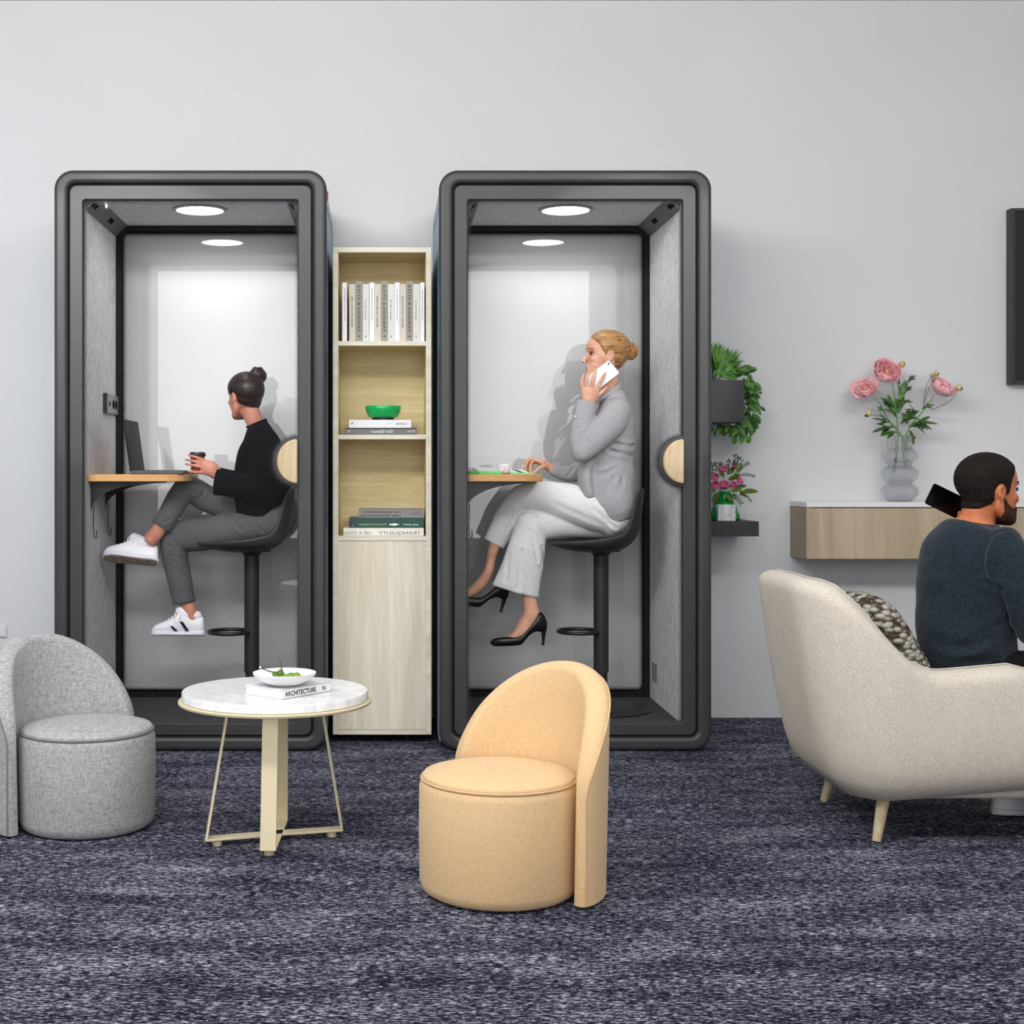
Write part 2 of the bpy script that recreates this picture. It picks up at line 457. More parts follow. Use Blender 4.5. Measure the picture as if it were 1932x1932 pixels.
def dfloor():
    N = NT('booth_floor_carpet'); f = N.noise(N.coords(), 260, 2, 0.7)
    N.bsdf(N.ramp(f, [(0.4, (40, 40, 42)), (0.62, (96, 96, 98))]), 0.95, 0, 0.1, bump=f, bstr=0.5, bdist=0.002); return N.m
m_bfloor = dfloor()
m_lamp = emit('lamp_diffuser', (255, 255, 255), 20.0)
g_door = frit_glass('door_glass', 0.410, 0.992, 0.022, (78, 78, 79), (0.409, 0.0), 0.094, (1, 1, 1), 0.035)
g_back = frit_glass('back_glass', 0.382, 0.974, 0.02, (14, 14, 14), None, 0, (0.985, 0.985, 0.985), 0.85)

def booth(cx, label, tabx):
    B = thing('phone_booth', label, 'phone booth', (cx, 5.54, 0), 'matching grey phone booths')
    Y0 = 5.2
    o = rrect(cx-0.515, cx+0.515, 0.002, 2.196, 0.072, 12); i = rrect(cx-0.463, cx+0.463, 0.053, 2.146, 0.03, 12)
    MB().ring(o, i, Y0, Y0+0.055).build('front_frame', m_frame, B, bevel=0.016, bseg=5)
    o = rrect(cx-0.505, cx+0.505, 0.012, 2.186, 0.066, 8); i = rrect(cx-0.41, cx+0.41, 0.095, 2.105, 0.004, 8)
    MB().ring(o, i, Y0+0.05, 5.88).build('shell', m_black, B)
    i2 = rrect(cx-0.456, cx+0.456, 0.06, 2.139, 0.027, 12); o2 = rrect(cx-0.466, cx+0.466, 0.05, 2.149, 0.032, 12)
    MB().ring(o2, i2, Y0+0.025, Y0+0.05).build('door_gasket', m_gasket, B)
    for s in (-1, 1):
        x0, x1 = sorted((cx+s*0.503, cx+s*0.513))
        p = MB().box((x0, Y0+0.055, 0.03), (x1, 5.88, 2.125)).build('side_panel', m_blue, B, bevel=0.002)
        q = MB(); e = cx+s*0.5135; e0, e1 = sorted((e, e+s*0.0006))
        q.box((e0, 5.855, 0.08), (e1, 5.858, 2.07)); q.box((e0, Y0+0.08, 2.067), (e1, 5.858, 2.07))
        q.build('panel_groove', m_gasket, p)
    MB().cyl((cx+0.511, 5.32, 2.120), (cx+0.5165, 5.32, 2.120), 0.018, seg=24).build('badge', m_red, B, label='small red badge')
    # door
    D = MB().ring(rrect(cx-0.457, cx+0.457, 0.059, 2.14, 0.027, 12), rrect(cx-0.408, cx+0.408, 0.104, 2.086, 0.012, 12), Y0+0.012, Y0+0.045).build('door', m_frame, B, bevel=0.003)
    gl = MB().box((-0.41, -0.003, -0.993), (0.41, 0.003, 0.993))
    gl.v = [p+Vector((cx, Y0+0.03, 1.095)) for p in gl.v]
    gl.build('door_pane', g_door, D, loc=(cx, Y0+0.03, 1.095), smooth=0)
    hc = (cx+0.406, 1.095)
    arc = lambda rx, rz: [(hc[0]-rx*math.cos(a), hc[1]+rz*math.sin(a)) for a in [(-pi/2+pi*k/32) for k in range(33)]]
    MB().prism(arc(0.088, 0.095)+[(hc[0]+0.012, hc[1]+0.1), (hc[0]+0.012, hc[1]-0.1)], Y0+0.014, Y0+0.027).build('handle_plate', m_frame, D)
    MB().prism(arc(0.077, 0.084), Y0-0.02, Y0+0.012).build('door_handle', m_ash, D, bevel=0.007, bseg=3, label='half-round pale wood handle')
    # inside
    for s in (-1, 1):
        x0, x1 = sorted((cx+s*0.405, cx+s*0.411))
        w = MB().box((x0, Y0+0.046, 0.1), (x1, 5.852, 2.1)).build('felt_wall', m_felt, B)
        if s == 1:
            h = MB()
            for a in range(3):
                for b in range(9): h.box((cx+0.4035, 5.70+a*0.035, 0.18+b*0.009), (cx+0.4055, 5.72+a*0.035, 0.184+b*0.009))
            h.build('air_slots', m_hole, w)
        c = MB().prism([(cx+s*0.405, 2.052), (cx+s*0.355, 2.1), (cx+s*0.405, 2.1)], Y0+0.05, 5.85).build('cable_channel', m_channel, B)
        n = Vector((-s, 0, -1)).normalized(); u = Vector((s, 0, -1)).normalized(); ctr = Vector((cx+s*0.379, 0, 2.077))
        for yy in (5.275, 5.315, 5.59, 5.63):
            q = MB(); M = Matrix((( u.x, 0, n.x, ctr.x), (0, 1, 0, yy), (u.z, 0, n.z, ctr.z), (0, 0, 0, 1)))
            q.box((-0.010, -0.016, -0.003), (0.010, 0.016, 0.0015), M); q.build('vent_slot', m_hole, c)
    MB().box((cx-0.411, Y0+0.046, 2.1), (cx+0.411, 5.852, 2.106)).build('felt_ceiling', m_felt, B)
    MB().box((cx-0.411, Y0+0.046, 0.09), (cx+0.411, 5.852, 0.1)).build('booth_floor', m_bfloor, B)
    L = MB().lathe([(0.092, 2.0995), (0.108, 2.0995), (0.106, 2.094), (0.094, 2.092), (0.092, 2.0995)], (cx, 5.48, 0)).build('ceiling_lamp', m_steel, B)
    MB().lathe([(0.0, 2.095), (0.093, 2.0955), (0.093, 2.0985), (0, 2.0985)], (cx, 5.48, 0)).build('diffuser', m_lamp, L, label='glowing white disc')
    MB().ring(rrect(cx-0.405, cx+0.405, 0.1, 2.1, 0.001, 8), rrect(cx-0.382, cx+0.382, 0.122, 2.077, 0.045, 8), 5.845, 5.875).build('back_frame', m_gasket, B)
    gl = MB().box((-0.384, -0.003, -0.979), (0.384, 0.003, 0.979)); gl.v = [p+Vector((cx, 5.864, 1.0995)) for p in gl.v]
    gl.build('back_pane', g_back, B, loc=(cx, 5.864, 1.0995), smooth=0)
    # worktop with two curved brackets and dangling cables
    x0 = cx-0.404; x1 = cx+tabx; y0 = 5.285; y1 = 5.78; R = 0.09
    poly = [(x0, y0)]
    for k in range(13):
        a = -pi/2+pi/2*k/12; poly.append((x1-R+R*math.cos(a), y0+R+R*math.sin(a)))
    for k in range(13):
        a = pi/2*k/12; poly.append((x1-R+R*math.cos(a), y1-R+R*math.sin(a)))
    poly.append((x0, y1))
    T = MB().prism(poly, 1.018, 1.046, 'z').build('worktop', m_oak, B, bevel=0.003, label='warm oak worktop')
    for yy in (5.34, 5.62):
        br = [(x0, 1.017), (x0+0.25, 1.017), (x0+0.25, 1.011)]
        for k in range(1, 12):
            t = k/12; a = pi/2*t; br.append((x0+0.004+0.246*(1-math.sin(a)), 0.915+0.096*(math.cos(a))))
        br.append((x0, 0.905))
        Q = MB().prism(br, yy, yy+0.006).build('bracket', m_black, T)
        MB().wire([(x0+0.012, yy, 0.93), (x0+0.010, yy, 0.85), (x0+0.014, yy, 0.805), (x0+0.022, yy, 0.80), (x0+0.022, yy, 0.83)], 0.0018, 6, sm=4).build('cable', m_black, B)
    S = MB().box((x0-0.002, 5.60, 1.295), (x0+0.012, 5.84, 1.375)).build('socket_plate', m_steel, B, bevel=0.003)
    MB().box((x0-0.001, 5.578, 1.295), (x0+0.014, 5.6, 1.375)).build('socket_edge', m_black, S)
    for yy, r in ((5.73, 0.019), (5.785, 0.019), (5.65, 0.010)):
        MB().cyl((x0+0.0118, yy, 1.335), (x0+0.0135, yy, 1.335), r, seg=20).build('socket_outlet', m_hole, S)
    return B
booth(-0.727, 'grey phone booth on the left, with a dark-haired woman holding a coffee cup inside', -0.035)
booth(0.728, 'grey phone booth on the right, with a blonde woman on the phone inside', -0.105)

# ------------------------------------------------------------------ bookcase between the booths
m_pale = wood('pale_ash', (214, 204, 182), (236, 230, 212), 'x', 9, 9, 0.5)
m_palev = wood('pale_ash_front', (212, 200, 176), (236, 229, 210), 'z', 6, 16, 0.5, 1.0)
m_inner = wood('ash_lining', (206, 186, 132), (232, 216, 172), 'x', 7, 11, 0.5, 0.8)
BF = 5.36
def bz(py): return PZ(py, BF)
def bx(px): return PX(px, BF)
bl, br_, bt, bb = bx(628), bx(814), bz(466), bz(1386)
K = thing('bookcase', 'tall narrow pale wood bookcase standing between the two phone booths', 'bookcase', ((bl+br_)/2, BF+0.25, 0))
t = 0.0205
for n_, a, b, mm in (('side_board', (bl, BF, bb), (bl+t, 5.90, bt), m_pale), ('side_board', (br_-t, BF, bb), (br_, 5.90, bt), m_pale),
                     ('top_board', (bl+t, BF+0.0005, bt-t), (br_-t, 5.90, bt-0.0005), m_pale)):
    MB().box(a, b).build(n_, mm, K, bevel=0.001)
MB().box((bl+t, BF+0.27, bb+0.02), (br_-t, 5.895, bt-t)).build('back_board', m_inner, K)
for pa, pb in ((643.5, 652), (820, 828.5), (1011.5, 1020)):
    MB().box((bl+t, BF+0.0006, bz(pb)), (br_-t, BF+0.27, bz(pa))).build('shelf', m_pale, K)
li = MB()
for s_ in (0, 1):
    x = bl+t if s_ == 0 else br_-t-0.001
    li.box((x, BF+0.004, bz(1011.5)), (x+0.001, BF+0.27, bt-t))
li.box((bl+t, BF+0.004, bt-t-0.001), (br_-t, BF+0.27, bt-t))
for pb in (652, 828.5): li.box((bl+t, BF+0.004, bz(pb)-0.001), (br_-t, BF+0.27, bz(pb)))
li.build('lining', m_inner, K)
MB().box((bl+t, BF+0.0015, bz(1377)), (br_-t, BF+0.02, bz(1021))).build('door', m_palev, K, bevel=0.001)
MB().box((bl+t, BF+0.0008, bb), (br_-t, 5.9, bz(1377.6))).build('bottom_board', m_pale, K)
for x in (bx(668), bx(768)):
    MB().cyl((x, 5.41, 0.001), (x, 5.41, bb), 0.006, seg=12).build('foot', m_black, K)
    MB().cyl((x, 5.80, 0.001), (x, 5.80, bb), 0.006, seg=12).build('foot', m_black, K)

# ------------------------------------------------------------------ books
m_ink = plain('dark_ink', (45, 42, 40), 0.7); m_inkl = plain('faint_grey_ink', (176, 178, 182), 0.7)
m_inkm = plain('mid_grey_ink', (110, 108, 106), 0.7); m_whiteink = plain('white_ink', (240, 240, 236), 0.6)
m_bw = plain('white_cover', (238, 238, 240), 0.5, var=0.01); m_bo = plain('off_white_cover', (222, 220, 216), 0.6, var=0.01)
m_bb = plain('beige_cover', (214, 204, 190), 0.6, var=0.02); m_bg = plain('grey_cloth_cover', (160, 155, 142), 0.7, var=0.06, sc=300)
m_pages = plain('paper', (238, 234, 224), 0.8, var=0.02, sc=200)
def book(name, lab, x0, x1, y0, y1, z0, z1, cov, group, spine='front', cat='book', bev=0.0012):
    """closed book whose spine faces the room (upright or lying)"""
    B = thing(name, lab, cat, ((x0+x1)/2, (y0+y1)/2, z0), group)
    up = (z1-z0) > (x1-x0); c = 0.0016; q = MB()
    if up:
        q.box((x0, y0, z0), (x1, y0+0.002, z1)); q.box((x0, y0+0.002, z0), (x0+c, y1, z1)); q.box((x1-c, y0+0.002, z0), (x1, y1, z1))
        q.build('cover', cov, B, bevel=bev*0.4)
        MB().box((x0+c, y0+0.002, z0+0.002), (x1-c, y1-0.002, z1-0.003)).build('pages', m_pages, B)
    else:
        q.box((x0, y0, z0), (x1, y0+0.002, z1)); q.box((x0, y0+0.002, z0), (x1, y1, z0+c)); q.box((x0, y0+0.002, z1-c), (x1, y1, z1))
        q.build('cover', cov, B, bevel=bev*0.4)
        MB().box((x0+0.002, y0+0.002, z0+c), (x1-0.002, y1-0.002, z1-c)).build('pages', m_pages, B)
    return B
SB = BF+0.022                      # spines stand a little behind the shelf edge
def sx(px): return PX(px, SB)
zs = bz(643.5)
kinds = {'w': (m_bw, 533), 'b': (m_bb, 536), 'g': (m_bg, 530.5), 'o': (m_bo, 536)}
row = [('w', 645.8, 654.7), ('b', 659, 670.5), ('g', 671, 683.8), ('o', 684.3, 696.3), ('w', 697, 706.3), ('b', 706.5, 718.6), ('g', 719, 731.3),
       ('o', 731.8, 744.5), ('w', 744.8, 753.9), ('b', 754.3, 766), ('g', 766.3, 779), ('o', 779.3, 791.8), ('w', 792.4, 800.8)]
labs = ['thin white book standing alone at the far left of the top shelf', 'beige book with dark lettering beside the gap, leftmost of the three beige books',
 'leftmost of the three grey cloth books on the top shelf', 'off-white book right of the leftmost grey cloth book',
 'thin white book between an off-white and the middle beige book', 'middle one of the three beige books on the top shelf',
 'middle one of the three grey cloth books on the top shelf', 'off-white book right of the middle grey cloth book',
 'thin white book between an off-white and the rightmost beige book', 'rightmost of the three beige books on the top shelf',
 'rightmost of the three grey cloth books on the top shelf', 'off-white book right of the rightmost grey cloth book', 'thin white book at the far right end of the top shelf row']
for (k, a, b), lb in zip(row, labs):
    mm, py = kinds[k]; zt = PZ(py, SB); x0, x1 = sx(a), sx(b); y1 = BF+0.2-(0.02 if k == 'w' else 0)
    B = book('book', lb, x0, x1, SB, y1, zs+0.0005, zt, mm, 'books standing on the top shelf')
    yt = SB-0.0008; U = (0, 0, 1); V = (1, 0, 0)
    w = x1-x0
    if k == 'g':
        text('title', 'FASHION & STYLE', 0.0148, (x0+w*0.28, yt, PZ(626, SB)), U, V, m_ink, B, width=PZ(538, SB)-PZ(626, SB), sub=1.05)
        q = MB(); cz = PZ(634.5, SB); q.prism([(x0+w*0.32, cz-0.001), (x0+w*0.72, cz-0.003), (x0+w*0.55, cz+0.001), (x0+w*0.72, cz+0.004), (x0+w*0.4, cz+0.002)], yt-0.0002, yt); q.build('emblem', m_ink, B)
    elif k == 'b':
        text('title', 'BEYOND THE HIGH HOME', 0.011, (x0+w*0.3, yt, PZ(617, SB)), U, V, m_ink, B, width=PZ(559.5, SB)-PZ(617, SB), sub=0.9)
    elif k == 'o':
        text('title', 'HILARY BELLE', 0.0105, (x0+w*0.33, yt, PZ(604, SB)), U, V, m_inkm, B, width=PZ(566, SB)-PZ(604, SB), sub=0.8)
        text('publisher_mark', 'EE', 0.009, (x0+w*0.35, yt, PZ(637, SB)), U, V, m_ink, B)
    else:
        q = MB(); xx = x0+w*0.42; rr = random.Random(int(a))
        z = PZ(605, SB)
        while z < PZ(546, SB):
            d = rr.uniform(0.002, 0.006); q.box((xx, yt, z), (xx+w*0.22, yt+0.0004, z+d)); z += d+0.0018
        q.build('faint_print', m_inkl, B)
# middle shelf
zs = bz(820); FL = (-1, 0, 0); UP = (0, 0, 1)
SB2 = BF+0.03
def sx2(px): return PX(px, SB2)
m_bd = plain('dark_grey_cover', (112, 112, 112), 0.5, var=0.03)
B = book('book', 'dark grey book with white script lying flat under the white book', sx2(651), sx2(786.5), SB2, BF+0.24, zs+0.0005, PZ(807.5, SB2), m_bd, 'books lying on the middle shelf')
yt = SB2-0.0008
MB().box((sx2(651), yt, zs+0.0005), (sx2(786.5), yt+0.0005, zs+0.003)).build('spine_band', m_black, B)
MB().box((sx2(651), yt, PZ(809, SB2)), (sx2(786.5), yt+0.0005, PZ(807.5, SB2))).build('spine_band', m_ink, B)
text('title', 'Dior Glamour', 0.017, (sx2(741), yt-0.0004, PZ(816.6, SB2)), FL, UP, m_whiteink, B, width=sx2(741)-sx2(700))
text('author', 'Mark Shaw', 0.010, (sx2(783.5), yt-0.0004, PZ(815, SB2)), FL, UP, m_whiteink, B, width=sx2(783.5)-sx2(768.5))
text('emblem', 'R', 0.013, (sx2(660.5), yt-0.0004, PZ(816.3, SB2)), FL, UP, m_whiteink, B)
zt = PZ(807.5, SB2)
B = book('book', 'white book lying on the dark grey one, under the green bowl', sx2(658.5), sx2(776), SB2+0.002, BF+0.22, zt+0.0006, PZ(792, SB2), m_bw, 'books lying on the middle shelf')
yt = SB2+0.0012
text('title', 'CHANEL', 0.0125, (sx2(769), yt, PZ(801.5, SB2)), FL, UP, m_inkm, B, width=sx2(769)-sx2(746))
MB().box((sx2(727), yt, PZ(799.6, SB2)), (sx2(740.5), yt+0.0004, PZ(799, SB2))).build('small_print', m_inkl, B)
q = MB(); cz = PZ(798.5, SB2); cx_ = sx2(664.5); q.prism([(cx_-0.003, cz-0.005), (cx_+0.004, cz), (cx_-0.002, cz+0.004)], yt, yt+0.0004).build('emblem', m_ink, B)
# green bowl
zb = PZ(792, SB2)+0.0008; gy = BF+0.10; s_ = F/gy
m_green = plain('green_glaze', (22, 176, 92), 0.25, 0, 0.5, 0.02)
gc = (PX(722.8, gy), gy, 0)
G = thing('bowl', 'bright green bowl with a black foot standing on the lying white book', 'bowl', (gc[0], gy, zb))
rt = 34/s_; zt2 = PZ(766.3, gy)
h = zt2-zb-0.008
MB().lathe([(0.0, zb+0.010), (rt*0.6, zb+0.009), (rt*0.78, zb+0.013), (rt*0.9, zb+0.008+h*0.35), (rt*0.97, zb+0.008+h*0.65), (rt, zt2-0.001), (rt*0.985, zt2), (rt*0.96, zt2-0.001), (rt*0.93, zb+0.008+h*0.65), (rt*0.85, zb+0.008+h*0.38), (rt*0.6, zb+0.016), (0, zb+0.014)], gc).build('bowl_body', m_green, G, smooth=60)
MB().lathe([(0.0, zb), (rt*0.60, zb), (rt*0.61, zb+0.011), (0, zb+0.011)], gc).build('bowl_foot', m_black, G, label='black foot')
# bottom shelf
zs = bz(1011.5); z1 = PZ(996, SB2); z2 = PZ(977.5, SB2); z3 = PZ(961, SB2)
B = book('book', 'white book at the bottom of the pile of three lying books', sx2(648), sx2(799.5), SB2, BF+0.25, zs+0.0005, z1, m_pages, 'books lying on the lowest shelf'); yt = SB2-0.0008
text('title', 'TRANQUILITY', 0.0175, (sx2(794), yt, PZ(1008.5, SB2)), FL, UP, m_inkm, B, width=sx2(794)-sx2(714.5))
text('author', 'LEE X. COLE', 0.0155, (sx2(700), yt, PZ(1008, SB2)), FL, UP, m_inkm, B, width=sx2(700)-sx2(650.5))
m_dg = plain('dark_green_cover', (4, 72, 62), 0.4, var=0.05)
B = book('book', 'dark green book with white and yellow lettering, in the middle of the lowest pile', sx2(658.5), sx2(799), SB2+0.001, BF+0.24, z1+0.0006, z2, m_dg, 'books lying on the lowest shelf'); yt = SB2+0.0002
m_yink = plain('yellow_ink', (190, 200, 120), 0.6)
text('title', 'Ormond & Sangster', 0.0115, (sx2(729), yt, PZ(991, SB2)), FL, UP, m_yink, B, width=sx2(729)-sx2(677))
text('author', 'papa greco', 0.0115, (sx2(789.5), yt, PZ(991, SB2)), FL, UP, m_whiteink, B, width=sx2(789.5)-sx2(761))
fx = [(754, 989.5), (745, 987), (738, 988.5), (735, 988), (734.5, 990.2), (736, 991.5), (738, 990.6), (744, 992.4), (748, 991)]
MB().prism([(sx2(a), PZ(b, SB2)) for a, b in fx], yt-0.0002, yt).build('fish_drawing', m_whiteink, B)
MB().box((sx2(658.8), yt, z1+0.001), (sx2(665), yt+0.0004, PZ(983, SB2))).build('spine_label', m_black, B)
text('spine_print', 'IIII', 0.006, (sx2(663.6), yt-0.0004, z1+0.005), (0, 0, 1), (1, 0, 0), m_whiteink, B)
m_bg2 = plain('mid_grey_cover', (140, 136, 134), 0.6, var=0.03)
B = book('book', 'grey book on top of the lowest pile, above the dark green one', sx2(676.5), sx2(799), SB2+0.002, BF+0.2, z2+0.0006, z3, m_bg2, 'books lying on the lowest shelf'); yt = SB2+0.0012
text('title', 'DIE EINSAMKEIT', 0.0115, (sx2(756.5), yt, PZ(968, SB2)), FL, UP, m_ink, B, width=sx2(756.5)-sx2(687))
text('title', 'DER PRIMZAHLEN', 0.0115, (sx2(756.5), yt, PZ(975, SB2)), FL, UP, m_ink, B, width=sx2(756.5)-sx2(679.5))
text('author', 'PAOLO\nGIORDANO', 0.0065, (sx2(793), yt, PZ(967.5, SB2)), FL, UP, m_inkm, B, width=sx2(793)-sx2(770))

# ------------------------------------------------------------------ wall things
S = thing('wall_socket', 'white socket plate low on the wall behind the grey chair', 'socket', (PX(2, WY), WY, PZ(1190, WY)))
m_wp = plain('white_plastic', (225, 226, 228), 0.4, var=0.01)
MB().box((PX(-24, WY), WY-0.009, PZ(1202, WY)), (PX(13, WY), WY-0.0005, PZ(1180.5, WY))).build('plate', m_wp, S, bevel=0.002)
MB().box((PX(-18, WY), WY-0.0115, PZ(1200, WY)), (PX(7.5, WY), WY-0.009, PZ(1189.5, WY))).build('insert', m_wp, S, bevel=0.001)
m_screen = plain('dark_screen', (36, 36, 37), 0.35, 0, 0.4); m_bezel = plain('screen_bezel', (52, 52, 53), 0.5)
TV = thing('wall_screen', 'dark framed screen hanging on the wall at the right edge', 'screen', (PX(1907, WY)+0.55, WY, PZ(725, WY)))
tx0 = PX(1908, WY-0.05); tz0 = PZ(725, WY-0.05); tz1 = PZ(392.5, WY-0.05); tx1 = tx0+1.28
MB().ring([(tx0, tz0), (tx1, tz0), (tx1, tz1), (tx0, tz1)], [(tx0+0.018, tz0+0.016), (tx1-0.018, tz0+0.016), (tx1-0.018, tz1-0.014), (tx0+0.018, tz1-0.014)], WY-0.05, WY-0.001).build('screen_frame', m_bezel, TV, bevel=0.002)
MB().box((tx0+0.016, WY-0.042, tz0+0.014), (tx1-0.016, WY-0.004, tz1-0.012)).build('display', m_screen, TV)

# floating console
CF = 5.687; cx0 = PX(1521.5, CF); cx1 = 3.45
m_lam = wood('greige_oak_veneer', (176, 156, 130), (202, 184, 158), 'z', 7, 18, 0.5, 0.7)
m_lamside = plain('greige_panel', (170, 152, 130), 0.6, var=0.02)
m_stone = plain('white_stone_top', (240, 240, 240), 0.3, var=0.01, sc=6)
C_ = thing('floating_console', 'long wall-hung wooden console with a white top, behind the seated man', 'console', (cx0+0.8, 5.8, PZ(1055, CF)))
zb_, zc_, zt_ = PZ(1055, CF), PZ(957, CF), PZ(947.5, CF)
MB().box((cx0, CF+0.002, zb_), (cx0+0.02, WY-0.0005, zc_-0.001)).build('end_panel', m_lamside, C_)
MB().box((cx0+0.02, CF+0.02, zb_), (cx1, WY-0.0005, zc_-0.001)).build('carcass', m_lamside, C_)
xs_ = [cx0+0.001, cx0+0.86, cx0+1.72]
for a, b in ((cx0+0.002, 2.46), (2.464, cx1)):
    MB().box((a, CF, zb_+0.001), (b, CF+0.0195, zc_-0.004)).build('drawer_front', m_lam, C_, bevel=0.001)
MB().box((cx0-0.001, CF-0.004, zc_), (cx1, WY-0.0005, zt_)).build('countertop', m_stone, C_, bevel=0.002, label='white stone top')
# ------------------------------------------------------------------ tub chairs
m_orange = fabric('apricot_cloth', (218, 182, 136), (232, 199, 153), 330, bstr=0.12, warp=4)
m_opipe = plain('apricot_piping', (222, 184, 138), 0.8)
m_grey = fabric('grey_melange_cloth', (140, 141, 142), (186, 187, 186), 210, bstr=0.2, warp=3.5)
m_gpipe = plain('grey_piping', (120, 122, 125), 0.8)
def tub_chair(cx, cy, deg, half, m, mp, label):
    T = thing('tub_chair', label, 'chair', (cx, cy, 0), 'low round tub chairs')
    R = 0.199; z0 = 0.292
    MB().lathe([(0, 0.004), (R-0.018, 0.004), (R-0.006, 0.012), (R, 0.032), (R+0.002, 0.15), (R+0.001, z0-0.028), (R-0.004, z0-0.012), (R-0.012, z0-0.006), (0, z0-0.006)], (cx, cy, 0), 72).build('base', m, T, smooth=60)
    MB().lathe([(0, z0-0.01), (R-0.012, z0-0.01), (R-0.006, z0-0.003), (R-0.012, z0+0.006), (R-0.05, z0+0.015), (R-0.12, z0+0.020), (0, z0+0.021)], (cx, cy, 0), 72).build('seat', m, T, smooth=80)
    MB().wire([(cx+(R-0.0045)*math.cos(2*pi*k/72), cy+(R-0.0045)*math.sin(2*pi*k/72), z0-0.006) for k in range(72)], 0.0028, 8, True).build('seam', mp, T)
    hgt = 0.558; n = 72; rows = []; pipe = []; pm = 0.237
    for i in range(n+1):
        t = -1+2*i/n
        t = math.copysign(1-(1-abs(t))**1.35, t)
        ph = math.radians(deg+t*half); tt = min(1, abs(t))
        h = 0.275+(hgt-0.275)*max(0.0, 1-tt**2.0)**0.62
        ri = 0.2035+0.012*tt**4; ro = 0.270-0.012*tt**3; pm = (ri+ro)/2; hw = (ro-ri)/2*(1-0.35*tt**24)
        d = Vector((math.cos(ph), math.sin(ph), 0)); C = Vector((cx, cy, 0))
        r = min(hw, 0.024)
        sec = []
        flare = lambda z: 0.012*(z/hgt)
        for z in [0.008+(h-r-0.008)*k/8 for k in range(9)]: sec.append((pm-hw, z))
        for k in range(1, 8):
            a = pi-pi*k/8; sec.append((pm+hw*math.cos(a), h-r+r*math.sin(a)))
        for z in [0.008+(h-r-0.008)*(8-k)/8 for k in range(9)]: sec.append((pm+hw, z))
        sec.append((pm, 0.006))
        rows.append([C+d*(q[0]+flare(q[1]))+Vector((0, 0, q[1])) for q in sec])
        pipe.append(C+d*(pm+hw-0.0005+flare(h-r))+Vector((0, 0, h-r*0.75)))
    b = MB().grid(rows, closed_u=True); nc = len(rows[0]); b.f.append(list(range(nc))); b.f.append([n*nc+k for k in range(nc)][::-1]); b.mi += [0, 0]
    bo = b.build('backrest', m, T, smooth=60)
    ends = [Vector((p.x, p.y, 0.012)) for p in (pipe[0], pipe[-1])]
    MB().wire([ends[0]]+pipe+[ends[1]], 0.0026, 8).build('piping', mp, bo)
    for k in range(4):
        a = math.radians(45+90*k); MB().cyl((cx+0.13*math.cos(a), cy+0.13*math.sin(a), 0.0005), (cx+0.13*math.cos(a), cy+0.13*math.sin(a), 0.01), 0.012, seg=12).build('glide', m_black, T)
    return T
tub_chair(0.292, 3.475, 36, 76, m_orange, m_opipe, 'apricot orange tub chair with a round seat in the front middle of the room')
tub_chair(-0.882, 4.12, 144, 76, m_grey, m_gpipe, 'light grey tub chair with a round seat at the left edge')

# ------------------------------------------------------------------ round side table
m_gold = plain('champagne_gold', (234, 220, 184), 0.4, 0.25, 0.5, 0.015, 6)
def marble(name, base, vein, sc=5.0):
    N = NT(name); a = N.noise(N.coords((1, 1, 0.5)), sc, 6, 0.65, 1.8)
    r = N.math('ABSOLUTE', N.math('SUBTRACT', a, 0.5))
    N.bsdf(N.ramp(r, [(0.0, vein), (0.03, tuple((p+q)/2 for p, q in zip(base, vein))), (0.09, base)]), 0.25, 0, 0.5); return N.m
m_marble = marble('white_marble', (248, 248, 248), (226, 227, 230), 7)
tc = (-0.308, 3.95)
T = thing('side_table', 'round side table with a white marble top and gold metal legs', 'table', (tc[0], tc[1], 0))
MB().lathe([(0, 0.4055), (0.262, 0.4055), (0.266, 0.408), (0.266, 0.428), (0.264, 0.431), (0, 0.431)], (tc[0], tc[1], 0), 96).build('tabletop', m_marble, T, smooth=50, label='white marble top')
MB().lathe([(0, 0.396), (0.274, 0.396), (0.276, 0.398), (0.276, 0.4035), (0.274, 0.405), (0, 0.405)], (tc[0], tc[1], 0), 96).build('tray', m_gold, T, smooth=50)
def bar(q, a, b, wdir, w, th):
    a = Vector(a); b = Vector(b); d = (b-a).normalized(); wd = Vector(wdir).normalized(); n = d.cross(wd).normalized()
    vs = []
    for p in (a, b):
        for s, u in ((-1, -1), (1, -1), (1, 1), (-1, 1)): vs.append(p+wd*w*0.5*s+n*th*0.5*u)
    q.add(vs, [(0,1,2,3),(7,6,5,4),(0,4,5,1),(1,5,6,2),(2,6,7,3),(3,7,4,0)])
C3 = Vector((tc[0], tc[1], 0))
def leg(top, bot, w=None, mat=m_gold):
    """flat-bar leg that runs down from the tray and in along the floor to the centre"""
    top = Vector(top); bot = Vector(bot); d = (bot-top); d.z = 0; w = Vector(w)
    q = MB(); bar(q, C3+top, C3+bot, w, 0.044, 0.007)
    bar(q, C3+bot+Vector((0, 0, 0.002)), C3+Vector((-bot.x*0.0, -bot.y*0.0, bot.z+0.002)), w, 0.044, 0.006)
    L = q.build('leg', mat, T, bevel=0.0008)
    f = C3+Vector((bot.x*0.84, bot.y*0.84, 0))
    MB().cyl((f.x, f.y, 0.0005), (f.x, f.y, 0.014), 0.014, seg=20).build('foot', mat, L)
leg((-0.130, -0.028, 0.397), (-0.190, -0.062, 0.018), (-0.125, 0.99, 0)); leg((0.130, 0.020, 0.397), (0.190, 0.050, 0.018), (-0.035, 1, 0))
leg((-0.002, -0.140, 0.397), (-0.006, -0.178, 0.018), (1, 0, 0)); leg((0.006, 0.125, 0.397), (0.004, 0.150, 0.018), (1, 0, 0))
